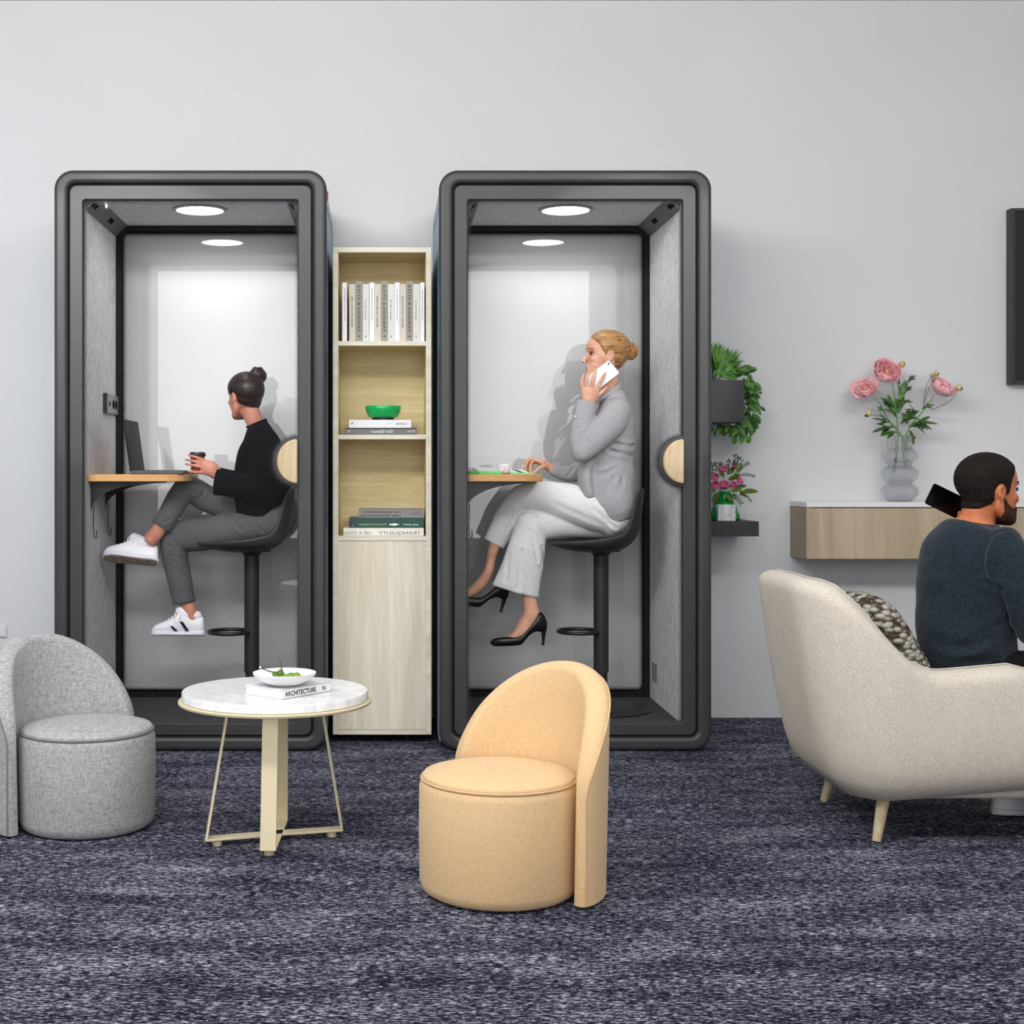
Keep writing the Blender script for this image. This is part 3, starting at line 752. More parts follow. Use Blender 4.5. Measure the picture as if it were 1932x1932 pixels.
# book on the table
zt = 0.4318; B0 = Vector((-0.276, 3.775, zt)); u = Vector((0.664, 0.748, 0)); v = Vector((-0.748, 0.664, 0))
BK = thing('book', 'thick white book titled with black capitals lying on the round table', 'book', tuple(B0+u*0.09+v*0.07))
def ob(a, b, z0, z1, c, d): # box along u (a..b), v (c..d)
    q = MB(); vs = [B0+u*x+v*y+Vector((0, 0, z)) for z in (z0, z1) for x, y in ((a, c), (b, c), (b, d), (a, d))]
    q.add(vs, [(0,3,2,1),(4,5,6,7),(0,1,5,4),(1,2,6,5),(2,3,7,6),(3,0,4,7)]); return q
q = ob(0, 0.19, 0, 0.0018, 0, 0.15); q2 = ob(0, 0.19, 0.0242, 0.026, 0, 0.15); q3 = ob(0, 0.19, 0, 0.026, 0, 0.002)
q.add(q2.v, q2.f); q.add(q3.v, q3.f)
q.build('cover', m_bw, BK); ob(0.003, 0.187, 0.0018, 0.0242, 0.002, 0.146).build('pages', m_bw, BK)
n_ = -v*0.0006
text('title', 'ARCHITECTURE', 0.0185, B0+u*0.012+Vector((0, 0, 0.0065))+n_, u, (0, 0, 1), m_ink, BK, width=0.122, bold=0.022)
text('initial', 'N', 0.0185, B0+u*0.158+Vector((0, 0, 0.0065))+n_, u, (0, 0, 1), m_ink, BK, bold=0.022)
q = MB()
for xx in (0.148, 0.180):
    for k in range(5): bar(q, B0+u*xx+Vector((0, 0, 0.004+k*0.004))+n_, B0+u*xx+Vector((0, 0, 0.0065+k*0.004))+n_, u, 0.0012, 0.0003)
q.build('spine_rule', m_inkl, BK)
bar_ = ob(0.018, 0.024, 0.026, 0.0264, 0.100, 0.135); bar_.build('cover_print', m_inkl, BK)
# bowl with a sprig
m_whitec = plain('matt_white_ceramic', (240, 240, 240), 0.45, 0, 0.4, 0.008)
bc = Vector((-0.275, 3.86, 0)); z = zt+0.0268
Bw = thing('bowl', 'shallow white bowl standing on the white book on the round table', 'bowl', (bc.x, bc.y, z))
prof = [(0, z), (0.034, z), (0.052, z+0.006), (0.072, z+0.017), (0.087, z+0.029), (0.0885, z+0.036), (0.0865, z+0.0365), (0.070, z+0.0235), (0.05, z+0.013), (0.03, z+0.009), (0, z+0.008)]
MB().lathe(prof, bc, 64).build('bowl_body', m_whitec, Bw, smooth=70)
def leaf_mesh(q, o, d, up, L, w, fold=0.15, curl=0.2, n=5):
    """pointed leaf with a midrib fold, drooping by curl"""
    o = Vector(o); d = Vector(d).normalized(); up = Vector(up); s = d.cross(up)
    if s.length < 1e-3: s = d.orthogonal()
    s.normalize(); up = s.cross(d).normalized(); rows = []
    for i in range(n+1):
        t = i/n; ww = w*0.5*(math.sin(pi*min(1, t*0.92+0.04))**0.75)*(1-0.25*t)
        c = o+d*L*t-up*curl*L*t*t
        rows.append([c-s*ww+up*fold*ww, c, c+s*ww+up*fold*ww])
    rows[-1] = [rows[-1][1]]*3
    q.grid(rows)
def leafmat(name, c0, c1, rough=0.45):
    if name in MC: return MC[name]
    N = NT(name); f = N.noise(N.coords(), 26, 3)
    N.bsdf(N.ramp(f, [(0.35, c0), (0.65, c1)]), rough, 0, 0.4); MC[name] = N.m; return N.m
m_leafy = leafmat('yellow_green_leaf', (62, 92, 14), (120, 156, 34)); m_twig = plain('brown_twig', (92, 66, 44), 0.7, var=0.2, sc=60)
Sp = thing('leafy_sprig', 'small sprig with green leaves and brown stalks lying in the white bowl', 'sprig', (bc.x, bc.y, z+0.012))
MB().wire([bc+Vector((-0.002, 0, z+0.030)), bc+Vector((-0.008, -0.003, z+0.045)), bc+Vector((-0.010, 0, z+0.062)), bc+Vector((-0.018, 0.002, z+0.078))], [0.0022, 0.0010], 8, sm=4).build('stalk', m_twig, Sp)
MB().wire([bc+Vector((-0.010, 0, z+0.030)), bc+Vector((-0.03, -0.004, z+0.036)), bc+Vector((-0.048, -0.01, z+0.042)), bc+Vector((-0.066, -0.012, z+0.050))], [0.0022, 0.0014], 8, sm=4).build('stalk', m_twig, Sp)
MB().ell(bc+Vector((-0.067, -0.012, z+0.051)), (0.0035, 0.0035, 0.0035)).build('stalk_tip', m_pages, Sp)
for (x, y, zz, lx, lz, ang) in ((-0.022, -0.012, 0.030, 0.013, 0.009, 30), (-0.010, -0.010, 0.033, 0.010, 0.012, -20), (0.004, -0.018, 0.024, 0.014, 0.010, 15), (0.018, -0.010, 0.027, 0.013, 0.009, -10),
                              (0.034, -0.014, 0.026, 0.011, 0.012, 25), (0.046, -0.012, 0.024, 0.012, 0.006, 0), (0.010, -0.006, 0.020, 0.020, 0.005, 5), (-0.016, -0.016, 0.020, 0.013, 0.005, 0)):
    M = Matrix.Translation(bc+Vector((x, y, z+zz))) @ Matrix.Rotation(math.radians(ang), 4, 'Y')
    MB().ell((0, 0, 0), (lx, 0.011, lz), M, 14, 9).build('leaf', m_leafy, Sp)

# ------------------------------------------------------------------ bar stools
m_stool = plain('black_matt_plastic', (40, 40, 42), 0.5, 0, 0.4)
def stool(ox, oy, rot, label):
    T = thing('bar_stool', label, 'bar stool', (ox, oy, 0.1), 'black bar stools inside the booths')
    s = 5.55/F
    def L(px, py, dy=0.0):                       # side view measured from the post
        v = Vector(((px-475)*s, dy, PZ(py, 5.55))); c, n = math.cos(rot), math.sin(rot)
        return Vector((ox+v.x*c-v.y*n, oy+v.x*n+v.y*c, v.z))
    prof = [(378, 1022, 0.10, 0), (392, 1028, 0.135, 8), (412, 1034, 0.165, 16), (440, 1038, 0.182, 22), (472, 1039, 0.188, 26), (502, 1036, 0.188, 28), (524, 1027, 0.184, 26), (539, 1010, 0.178, 22),
            (546, 988, 0.172, 18), (549, 965, 0.165, 15), (551, 945, 0.150, 12), (552.5, 930, 0.115, 8), (553, 922, 0.07, 4)]
    pr = catmull(prof, 4); rows = []
    for i, (x, y, hw, lift) in enumerate(pr):
        a = pr[max(i-1, 0)]; b = pr[min(i+1, len(pr)-1)]; tx, ty = b[0]-a[0], b[1]-a[1]; l = math.hypot(tx, ty)
        nx, ny = ty/l, -tx/l                     # inward normal in pixels
        if ny > 0 and x < 520: nx, ny = -nx, -ny
        row = []
        for k in range(17):
            w = -1+2*k/16; e = abs(w)**2.6*lift
            row.append(L(x+nx*e, y+ny*e, hw*math.sin(w*pi/2)))
        rows.append(row)
    MB().grid(rows).build('seat_shell', m_stool, T, solid=0.011, subsurf=1, smooth=180)
    MB().lathe([(0, PZ(1038, 5.55)), (0.075, PZ(1038, 5.55)), (0.076, PZ(1040, 5.55)), (0.045, PZ(1041, 5.55)), (0.031, PZ(1048, 5.55)), (0, PZ(1048, 5.55))], (ox, oy, 0), 40).build('seat_mount', m_black, T)
    MB().cyl((ox, oy, PZ(1268, 5.55)), (ox, oy, PZ(1046, 5.55)), 0.0300, seg=40).build('outer_tube', m_stool, T)
    MB().cyl((ox, oy, 0.108), (ox, oy, PZ(1266, 5.55)), 0.0255, seg=40).build('post', m_stool, T)
    MB().lathe([(0, 0.101), (0.199, 0.101), (0.202, 0.104), (0.199, 0.108), (0.12, 0.114), (0.06, 0.122), (0.034, 0.135), (0.03, 0.15), (0, 0.15)], (ox, oy, 0), 72).build('base_plate', m_stool, T, smooth=60)
    z = PZ(1192, 5.55); rr = 0.083
    MB().wire([L(475-(rr+0.006)/s+rr/s*math.cos(2*pi*k/40), 1192, rr*math.sin(2*pi*k/40)) for k in range(40)], 0.0078, 12, True).build('foot_ring', m_black, T)
stool(PX(475, 5.55), 5.55, 0, 'black bar stool under the dark-haired woman in the left booth')
stool(PX(1134, 5.55), 5.55, -0.2, 'black bar stool under the blonde woman in the right booth')

# ------------------------------------------------------------------ armchair
def linen():
    N = NT('cream_linen'); a = N.noise(N.coords((1, 1, 0.25)), 640, 2, 0.7); b = N.noise(N.coords((0.3, 0.3, 1)), 640, 2, 0.7); g = N.noise(N.coords((1, 1, 0.3)), 30, 4, 0.7)
    f = N.math('ADD', N.math('MULTIPLY', a, 0.46), N.math('ADD', N.math('MULTIPLY', b, 0.44), N.math('MULTIPLY', g, 0.10)))
    N.bsdf(N.ramp(f, [(0.36, (180, 170, 154)), (0.50, (212, 203, 188)), (0.64, (232, 225, 212))]), 0.92, 0, 0.2, bump=f, bstr=0.35, bdist=0.002); return N.m
m_linen = linen(); m_legwood = wood('pale_oak_legs', (166, 148, 116), (206, 190, 158), 'z', 30, 8, 0.5)
A = thing('armchair', 'cream linen armchair with wooden legs in which the bearded man sits', 'armchair', (1.66, 4.18, 0))
tab = [(1.36, .742), (1.385, .728), (1.424, .672), (1.468, .590), (1.514, .520), (1.569, .492), (1.66, .500), (1.77, .510), (1.89, .480), (1.96, .420), (2.02, .33)]
def hgt(x): return interp(tab, x)
yn, yf = 3.90, 4.46; rc = 0.13; x0 = 1.345; xe = 2.02
path = []
for k in range(25): path.append((xe-(xe-x0-rc)*k/24, yn))
for k in range(1, 12): a = -pi/2-pi/2*k/12; path.append((x0+rc+rc*math.cos(a), yn+rc+rc*math.sin(a)))
for k in range(13): path.append((x0, yn+rc+(yf-yn-2*rc)*k/12))
for k in range(1, 12): a = pi-pi/2*k/12; path.append((x0+rc+rc*math.cos(a), yf-rc+rc*math.sin(a)))
for k in range(25): path.append((x0+rc+(xe-x0-rc)*k/24, yf))
rows = []; n = len(path)
def lean(x, z):
    w = max(0, min(1, (1.62-x)/0.27)); return -0.185*max(0, z-0.13)*w
seam = []
for i, (x, y) in enumerate(path):
    a = path[max(i-1, 0)]; b = path[min(i+1, n-1)]; tx, ty = b[0]-a[0], b[1]-a[1]; l = math.hypot(tx, ty); nx, ny = -ty/l, tx/l   # points outward? fixed below
    cxm, cym = 1.7, 4.18
    if nx*(x-cxm)+ny*(y-cym) < 0: nx, ny = -nx, -ny
    h = hgt(x)+(0.006*math.sin(pi*(y-yn)/(yf-yn)) if x < 1.5 else 0)
    zb0 = 0.122+max(0, x-1.42)*0.085; hwT = 0.052; r = 0.045; sec = []
    ins = lambda z: -0.05*math.exp(-((z-zb0)/0.035))      # rounded lower edge
    for k in range(11):
        z = zb0+0.001+(h-r-zb0)*k/10; sec.append((hwT+ins(z)+0.008*math.sin(pi*k/10), z))
    for k in range(1, 9):
        a_ = pi*k/9; sec.append((hwT*math.cos(a_), h-r+r*math.sin(a_)))
    for k in range(11):
        z = h-r-(h-r-zb0)*k/10; sec.append((-hwT, z))
    rows.append([Vector((x+nx*q[0]+lean(x, q[1]), y+ny*q[0], q[1])) for q in sec])
    seam.append(Vector((x-nx*hwT*0.25+lean(x, h), y-ny*hwT*0.25, h+0.0015)))
b = MB().grid(rows, closed_u=True); nc = len(rows[0]); b.f += [list(range(nc)), [(n-1)*nc+k for k in range(nc)][::-1]]; b.mi += [0, 0]
bo = b.build('shell', m_linen, A, smooth=70)
MB().wire(seam, 0.0022, 6).build('seam', m_linen, bo)
MB().prism(rrect(x0+0.02, xe-0.02, yn+0.03, yf-0.03, 0.10, 6), 0.12, 0.20, 'z').build('seat_frame', m_linen, A, bevel=0.02, bseg=4)
MB().prism(rrect(x0+0.05, xe+0.03, yn+0.05, yf-0.05, 0.06, 6), 0.20, 0.355, 'z').build('seat_cushion', m_linen, A, bevel=0.03, bseg=5)
for (bx_, by_, tx_, ty_) in ((1.408, 3.93, 1.45, 3.97), (1.416, 4.42, 1.45, 4.38), (1.934, 4.43, 1.90, 4.39), (1.93, 3.94, 1.90, 3.98)):
    MB().cyl((bx_, by_, 0.001), (tx_, ty_, 0.16), 0.0125, 0.0215, 24).build('leg', m_legwood, A)

# cushion
def chunky():
    N = NT('chunky_woven_cloth'); v = N.coords((1, 1, 1.9), (0, 0.5, 0))
    vo = N.n('ShaderNodeTexVoronoi'); vo.inputs['Scale'].default_value = 34; vo.inputs['Randomness'].default_value = 0.75; N.l(v, vo.inputs['Vector'])
    f = vo.outputs['Distance']; nz = N.noise(N.coords(), 260, 2)
    g = N.math('ADD', f, N.math('MULTIPLY', N.math('SUBTRACT', nz, 0.5), 0.35))
    col = N.ramp(g, [(0.0, (196, 194, 180)), (0.46, (160, 160, 148)), (0.56, (96, 80, 70)), (0.75, (62, 50, 44))])
    col = N.mixc(N.math('GREATER_THAN', nz, 0.66), col, (214, 206, 192))
    N.bsdf(col, 0.9, 0, 0.2, bump=N.math('SUBTRACT', 1.0, f), bstr=1.0, bdist=0.012); return N.m
m_chunky = chunky()
Cu = MB(); rows = []
pc = Vector((1.528, 4.20, 0.520))
ax = Vector((-0.50, 0.0, 0.87)).normalized()       # cushion leans on the backrest
ay = Vector((0, 1, 0)); an = ax.cross(ay).normalized()
for i in range(21):
    t = -1+2*i/20; row = []
    for j in range(32):
        a = 2*pi*j/32; cc, ss = math.cos(a), math.sin(a)
        sq = (abs(cc)**4+abs(ss)**4)**(-0.25)
        rr = math.sqrt(max(0, 1-t*t))**0.7
        row.append(pc+ax*0.190*sq*cc*rr+ay*0.190*sq*ss*rr+an*0.075*t)
    rows.append(row)
Cu.grid(rows, closed_u=True)
o = Cu.build('throw_cushion', m_chunky, None, smooth=180, loc=(1.5, 4.2, 0.36)); tag(o, 'chunky woven brown and sage throw cushion leaning in the cream armchair', 'cushion')

# ------------------------------------------------------------------ laptop, cup, papers
m_lap = plain('laptop_grey', (70, 71, 73), 0.4, 0.3, 0.5); m_lapb = plain('laptop_black', (26, 27, 29), 0.6, 0, 0.2)
wz = 1.0465
LT = thing('laptop', 'open dark grey laptop on the oak worktop of the left booth', 'laptop', (-0.87, 5.46, wz))
MB().box((-0.972, 5.31, wz), (-0.768, 5.615, wz+0.015)).build('base', m_lap, LT, bevel=0.003)
MB().box((-0.95, 5.33, wz+0.0148), (-0.82, 5.595, wz+0.0158)).build('keyboard', m_lapb, LT)
h0 = Vector((-0.972, 0, wz+0.012)); h1 = Vector((-1.000, 0, wz+0.212))
q = MB(); d = (h1-h0).normalized(); nn = Vector((d.z, 0, -d.x))
def slab3(a, b, y0, y1, t0, t1):
    q = MB(); vs = [Vector((p.x, y, p.z))+nn*t for t in (t0, t1) for p, y in ((a, y0), (b, y0), (b, y1), (a, y1))]
    q.add(vs, [(0,3,2,1),(4,5,6,7),(0,1,5,4),(1,2,6,5),(2,3,7,6),(3,0,4,7)]); return q
LD = slab3(h0, h1, 5.31, 5.615, -0.003, 0.003).build('lid', m_lapb, LT, bevel=0.0015)
slab3(h0+d*0.018, h1-d*0.007, 5.318, 5.607, 0.003, 0.0038).build('screen', plain('laptop_screen', (30, 31, 32), 0.6, 0, 0.2), LD)
YC = 5.47; s = F/YC
cupm = plain('brown_paper_cup', (152, 74, 48), 0.7, var=0.05); lidm = plain('dark_cup_lid', (30, 26, 25), 0.4)
cc = Vector((PX(372.7, YC), YC, 0))
CP = thing('coffee_cup', 'brown paper coffee cup with a dark lid held by the dark-haired woman', 'cup', (cc.x, YC, wz))
MB().lathe([(0, wz), (10.8/s, wz), (13.8/s, PZ(859, YC)), (0, PZ(859, YC))], cc, 36).build('cup_body', cupm, CP, smooth=40)
MB().lathe([(0, PZ(860, YC)), (16/s, PZ(860.5, YC)), (16.3/s, PZ(859, YC)), (15/s, PZ(857.5, YC)), (14.2/s, PZ(853.5, YC)), (13/s, PZ(853, YC)), (12/s, PZ(854, YC)), (0, PZ(854, YC))], cc, 36).build('lid', lidm, CP, smooth=40)
# right booth: espresso cup with saucer, magazines, card
YC = 5.40; s = F/YC; cc = Vector((PX(950.5, YC), YC, 0))
m_china = plain('white_china', (232, 228, 226), 0.25, 0, 0.5, 0.01)
SA = MB().lathe([(0, wz+0.0003), (0.022, wz+0.0003), (0.034, wz+0.004), (0.039, wz+0.007), (0.038, wz+0.008), (0.022, wz+0.004), (0, wz+0.004)], cc, 48).build('saucer', m_china, None, smooth=60, loc=(cc.x, YC, wz))
tag(SA, 'small white saucer under the white cup on the right booth worktop', 'saucer')
z0 = wz+0.0045; z1 = PZ(875, YC)
CU = thing('espresso_cup', 'white china cup on a saucer on the right booth worktop', 'cup', (cc.x, YC, z0))
MB().lathe([(0, z0), (0.014, z0), (0.018, z0+0.004), (0.024, z0+0.5*(z1-z0)), (13.5/s, z1-0.001), (13.2/s, z1), (12.6/s, z1-0.001), (0.021, z0+0.5*(z1-z0)), (0.014, z0+0.006), (0, z0+0.006)], cc, 48).build('cup_body', m_china, CU, smooth=60)
hp = [cc+Vector((0.002+0.0*k, -0.024-0.010*math.sin(pi*k/8), z0+0.008+0.022*k/8)) for k in range(9)]
MB().wire(hp, 0.0022, 8).build('cup_handle', m_china, CU)
m_lime = plain('bright_green_print', (96, 214, 104), 0.5, var=0.06, sc=20); m_limd = plain('deep_green_print', (40, 160, 60), 0.5)
mx0 = 0.345
M_ = thing('magazine', 'green-edged magazine lying behind the espresso cup', 'magazine', (0.43, 5.45, wz))
MB().box((mx0, 5.36, wz), (0.465, 5.60, wz+0.012)).build('cover', m_lime, M_, bevel=0.001)
MB().box((mx0-0.008, 5.352, wz+0.0002), (mx0+0.03, 5.61, wz+0.0108)).build('spine', m_limd, M_)
q = MB(); q.add([(mx0+0.03, 5.365, wz+0.0125), (0.47, 5.365, wz+0.0125), (0.475, 5.60, wz+0.027), (mx0+0.02, 5.60, wz+0.027), (mx0+0.03, 5.365, wz+0.0122), (0.47, 5.365, wz+0.0122), (0.475, 5.60, wz+0.0122), (mx0+0.02, 5.60, wz+0.0122)],
      [(0, 1, 2, 3), (4, 7, 6, 5), (0, 4, 5, 1), (1, 5, 6, 2), (2, 6, 7, 3), (3, 7, 4, 0)]); q.build('raised_page', m_bw, M_)
M2 = thing('brochure', 'green and white brochure with a black pattern under the blonde woman\'s fingers', 'brochure', (0.54, 5.42, wz))
MB().box((0.497, 5.37, wz), (0.583, 5.50, wz+0.006)).build('cover', m_lime, M2)
q = MB(); q.add([(0.50, 5.372, wz+0.0062), (0.570, 5.372, wz+0.0062), (0.560, 5.50, wz+0.019), (0.50, 5.50, wz+0.019), (0.50, 5.5, wz+0.0062), (0.56, 5.5, wz+0.0062)], [(0, 1, 2, 3), (0, 3, 4), (1, 5, 2), (3, 2, 5, 4), (0, 4, 5, 1)]); q.build('raised_page', m_bw, M2)
q = MB()
for k in range(4):
    a = Vector((0.503+k*0.008, 5.37, wz+0.0185-k*0.003)); q.add([a, a+Vector((0.022, 0, -0.002)), a+Vector((0.024, 0, -0.005)), a+Vector((0.003, 0, -0.002))], [(0, 1, 2, 3)])
q.build('black_pattern', m_ink, M2)
# ------------------------------------------------------------------ plants, vases, wall shelves
m_dark = plain('charcoal_laminate', (44, 44, 45), 0.5, var=0.03)
m_lf1 = leafmat('deep_green_leaf', (18, 58, 16), (48, 104, 34)); m_lf2 = leafmat('fresh_green_leaf', (34, 92, 6), (88, 150, 20))
m_lf3 = leafmat('vine_green_leaf', (30, 76, 22), (84, 132, 44)); m_lf4 = leafmat('peony_leaf', (34, 78, 34), (92, 134, 62))
m_stem = plain('green_stem', (86, 138, 52), 0.5, var=0.1); m_stemd = plain('dark_stem', (52, 64, 44), 0.6, var=0.1)
rnd = random.Random(11)
# shelf
HF = 5.60
SH = thing('wall_shelf', 'charcoal floating shelf to the right of the right booth', 'shelf', (PX(1400, HF), WY, PZ(1012, HF)))
MB().box((1.26, HF, PZ(1012, HF)), (PX(1432, HF), WY-0.0005, PZ(984, HF))).build('board', m_dark, SH, bevel=0.001)
BXF = 5.62
PB = thing('planter_box', 'charcoal wall-mounted planter box above the floating shelf', 'planter', (PX(1390, BXF), WY, PZ(797, BXF)))
px0, px1, pz0, pz1 = 1.26, PX(1404.5, BXF), PZ(796.5, BXF), PZ(717, BXF)
q = MB(); q.ring([(px0, BXF), (px1, BXF), (px1, WY-0.0005), (px0, WY-0.0005)], [(px0+0.008, BXF+0.008), (px1-0.008, BXF+0.008), (px1-0.008, WY-0.008), (px0+0.008, WY-0.008)], pz0, pz1, 'z')
q.box((px0+0.004, BXF+0.004, pz0+0.0005), (px1-0.004, WY-0.004, pz0+0.01)); q.build('box', m_dark, PB)
MB().box((px0+0.008, BXF+0.008, pz1-0.03), (px1-0.008, WY-0.008, pz1-0.02)).build('soil', plain('dark_soil', (40, 30, 24), 0.95, var=0.3, sc=80), PB)
# fan palm-like plant in the box
PF = thing('fan_leaf_plant', 'bright green plant with fan-shaped leaves in the charcoal planter box', 'plant', (1.38, 5.77, pz1-0.02))
q2 = MB(); st = MB()
def fan(q, base, tip, n, L, spread, w):
    base = Vector(base); d = (Vector(tip)-base).normalized()
    side = Vector((d.z, 0, -d.x)).normalized()
    for k in range(n):
        a = math.radians(-spread/2+spread*k/(n-1))
        dd = (d*math.cos(a)+side*math.sin(a)+Vector((0, rnd.uniform(-.22, .12), 0))).normalized()
        leaf_mesh(q, base, dd, Vector((0, -1, 0.3)), L*(1-0.25*abs(a))*rnd.uniform(.88, 1.05), w, 0.25, rnd.uniform(0, 0.10), 6)
for (bx_, by_, tx_, ty_, yy, L, sp_, n) in ((1346, 702, 1350, 640, 5.76, 0.135, 60, 17), (1352, 700, 1366, 655, 5.73, 0.115, 60, 15), (1355, 695, 1400, 668, 5.74, 0.120, 70, 19), (1352, 705, 1384, 690, 5.70, 0.085, 90, 15), (1362, 708, 1393, 702, 5.68, 0.070, 80, 13), (1344, 690, 1338, 650, 5.80, 0.12, 70, 15)):
    b0 = P(bx_, by_, yy); fan(q2, b0, P(tx_, ty_, yy), n, L, sp_, 0.010)
    st.wire([Vector((1.38, 5.77, pz1-0.02)), b0], 0.0022, 6)
q2.build('leaves', m_lf2, PF, smooth=180); st.build('stems', m_stem, PF)
# trailing vine
VN = thing('trailing_vine', 'trailing green vine hanging over the right side and under the planter box', 'plant', (px1, 5.75, pz1-0.02))
vine = [(1396, 706, 5.66), (1410, 700, 5.70), (1418, 722, 5.66), (1421, 745, 5.70), (1422, 770, 5.68), (1420, 795, 5.72), (1412, 806, 5.70), (1400, 808, 5.66), (1384, 806, 5.68), (1368, 804, 5.70), (1352, 802, 5.72)]
vp = smooth_path([P(*v) for v in vine], 5)
MB().wire([Vector((px1-0.03, 5.75, pz1-0.02))]+vp, 0.0016, 6).build('vine_stem', m_stemd, VN)
q = MB()
for k in range(210):
    t = rnd.random(); c = vp[int(t*(len(vp)-1))]+Vector((rnd.uniform(-0.030, 0.018), rnd.uniform(-0.02, 0.08), rnd.uniform(-0.012, 0.02)))
    if c.x < px1+0.006 and c.z > pz0-0.004 and c.z < pz1: c.x = px1+0.008+rnd.random()*0.012
    dz = -0.7 if t > 0.15 else 0.2
    dx = rnd.uniform(-0.2, 0.9) if t < 0.5 else rnd.uniform(-0.5, 0.5)
    leaf_mesh(q, c, (dx, rnd.uniform(-0.4, 0.1), dz*rnd.uniform(0.5, 1.2)), (0, -1, 0.2), rnd.uniform(0.026, 0.046), rnd.uniform(0.014, 0.023), 0.3, 0.15, 5)
q.build('leaves', m_lf3, VN, smooth=180)
q = MB(); s_ = 5.68/F; stq = MB()
for (x, y, tx, ty) in ((1385, 831, 1379, 819), (1399, 830, 1392, 818), (1412, 829, 1405, 817)):
    c = P(x, y, 5.68); M = Matrix.Translation(c) @ Matrix.Rotation(math.radians(12), 4, 'Y')
    q.ell((0, 0, 0), (5.5*s_, 0.0012, 7.4*s_), M, 20, 12); stq.wire([P(tx, ty, 5.68), c+Vector((0, 0, 0.010))], 0.0008, 5)
q.build('round_leaves', m_lf2, VN); stq.build('leaf_stalks', m_stemd, VN)

# rounded petals
def petal(q, c, axis, side, R, w, h, open_, nu=6, nv=5, ruffle=0.0, seed=0):
    """cupped petal: part of a sphere-like bowl of radius R that starts at the base c and rises along axis"""
    axis = Vector(axis).normalized(); side = (Vector(side)-axis*Vector(side).dot(axis)).normalized(); tan = axis.cross(side)
    rr = random.Random(seed); ph = rr.uniform(0, 6); rows = []
    for i in range(nu+1):
        t = i/nu; a = t*h            # polar angle from the base
        row = []
        for j in range(nv+1):
            b = (-1+2*j/nv)*w*0.5*(0.35+0.65*math.sin(pi*min(1, 0.25+t*0.62)))
            e = 1+open_*t*t+ruffle*math.sin(ph+j*2.1+i*1.3)*t*t
            r = R*math.sin(a)*e; z = R*(1-math.cos(a))*(1-0.15*open_*t)-0.06*R*abs(-1+2*j/nv)**2*t
            row.append(Vector(c)+(side*math.cos(b)+tan*math.sin(b))*r+axis*z)
        rows.append(row)
    q.grid(rows)
def pink(name, c0, c1, c2):
    N = NT(name); f = N.noise(N.coords(), 30, 3, 0.6); 
    N.bsdf(N.ramp(f, [(0.3, c0), (0.5, c1), (0.68, c2)]), 0.55, 0, 0.3, Subsurface_Weight=0.15, Subsurface_Radius=(0.01, 0.005, 0.005)); return N.m
m_pink = pink('pale_pink_petal', (232, 150, 158), (244, 188, 192), (250, 218, 218)); m_pinkd = pink('deep_pink_petal', (222, 122, 132), (238, 158, 164), (246, 190, 193))
m_hot = pink('rose_pink_petal', (190, 44, 110), (220, 92, 150), (240, 150, 190)); m_bud = plain('pale_bud', (206, 186, 128), 0.6, var=0.12, sc=60)
m_yel = plain('stamen_yellow', (228, 204, 132), 0.6)
def bloom(parent, c, axis, R, name='bloom', seed=0, mats=(m_pink, m_pinkd), loose=0.0, inner=True):
    axis = Vector(axis).normalized(); u = axis.orthogonal().normalized(); v = axis.cross(u); q = MB(); c = Vector(c)-axis*R*0.75
    rr = random.Random(seed)
    for ring, (n, k, hh, op, ww) in enumerate(((6, 1.0, 1.75, 0.22+loose, 1.5), (6, 0.86, 2.0, 0.06+loose*0.6, 1.5), (5, 0.70, 2.1, 0.02, 1.6), (5, 0.52, 2.15, 0.0, 1.5), (4, 0.34, 2.1, 0.0, 1.5))):
        if not inner and ring > 3: break
        q.cur = 0 if ring in (0, 1, 2) else 1
        for i in range(n):
            a = 2*pi*(i+0.5*(ring % 2))/n+rr.uniform(-.15, .15)
            petal(q, c+axis*(0.05*R*ring), axis, u*math.cos(a)+v*math.sin(a), R*k*rr.uniform(.93, 1.06), ww, hh*rr.uniform(.92, 1.05), op+rr.uniform(-.04, .06)+loose*rr.random(), ruffle=0.05+loose*0.2, seed=seed*31+ring*7+i)
    o = q.build(name, list(mats), parent, smooth=180, solid=0.0006)
    MB().ell(c+axis*R*0.7, (R*0.13,)*3).build('stamens', m_yel, o)
    return o
# vase
YV = 5.785; sv = F/YV; vc = Vector((PX(1697.5, YV), YV, 0))
def glassm(name, tint, ior=1.45, rough=0.02):
    N = NT(name); b = N.n('ShaderNodeBsdfGlass'); b.inputs['Color'].default_value = (*tint, 1); b.inputs['IOR'].default_value = ior; b.inputs['Roughness'].default_value = rough
    tr = N.n('ShaderNodeBsdfTransparent'); tr.inputs[0].default_value = (*tint, 1); m = N.n('ShaderNodeMixShader'); m.inputs[0].default_value = 0.30
    N.l(b.outputs[0], m.inputs[1]); N.l(tr.outputs[0], m.inputs[2]); N.l(m.outputs[0], N.out.inputs[0]); return N.m
m_glass = glassm('clear_ribbed_glass', (0.96, 0.965, 0.97), 1.33)
VA = thing('glass_vase', 'clear ribbed glass vase with three bulges on the white console top', 'vase', (vc.x, YV, zt_))
prof = [(945, 20), (941, 25), (934, 31), (927, 33.5), (920, 32), (914, 26), (910.5, 21.5), (907, 25), (901, 31.5), (893, 33.5), (886, 32), (880, 25), (876, 21), (872, 24), (866, 31), (859, 33), (852, 31), (846, 25), (842, 22.5), (834, 22.5), (822, 23)]
pr = catmull([(a, b) for a, b in prof], 3); rows = []; nseg = 120
zv = lambda y: zt_+0.0008+(945-y)/sv
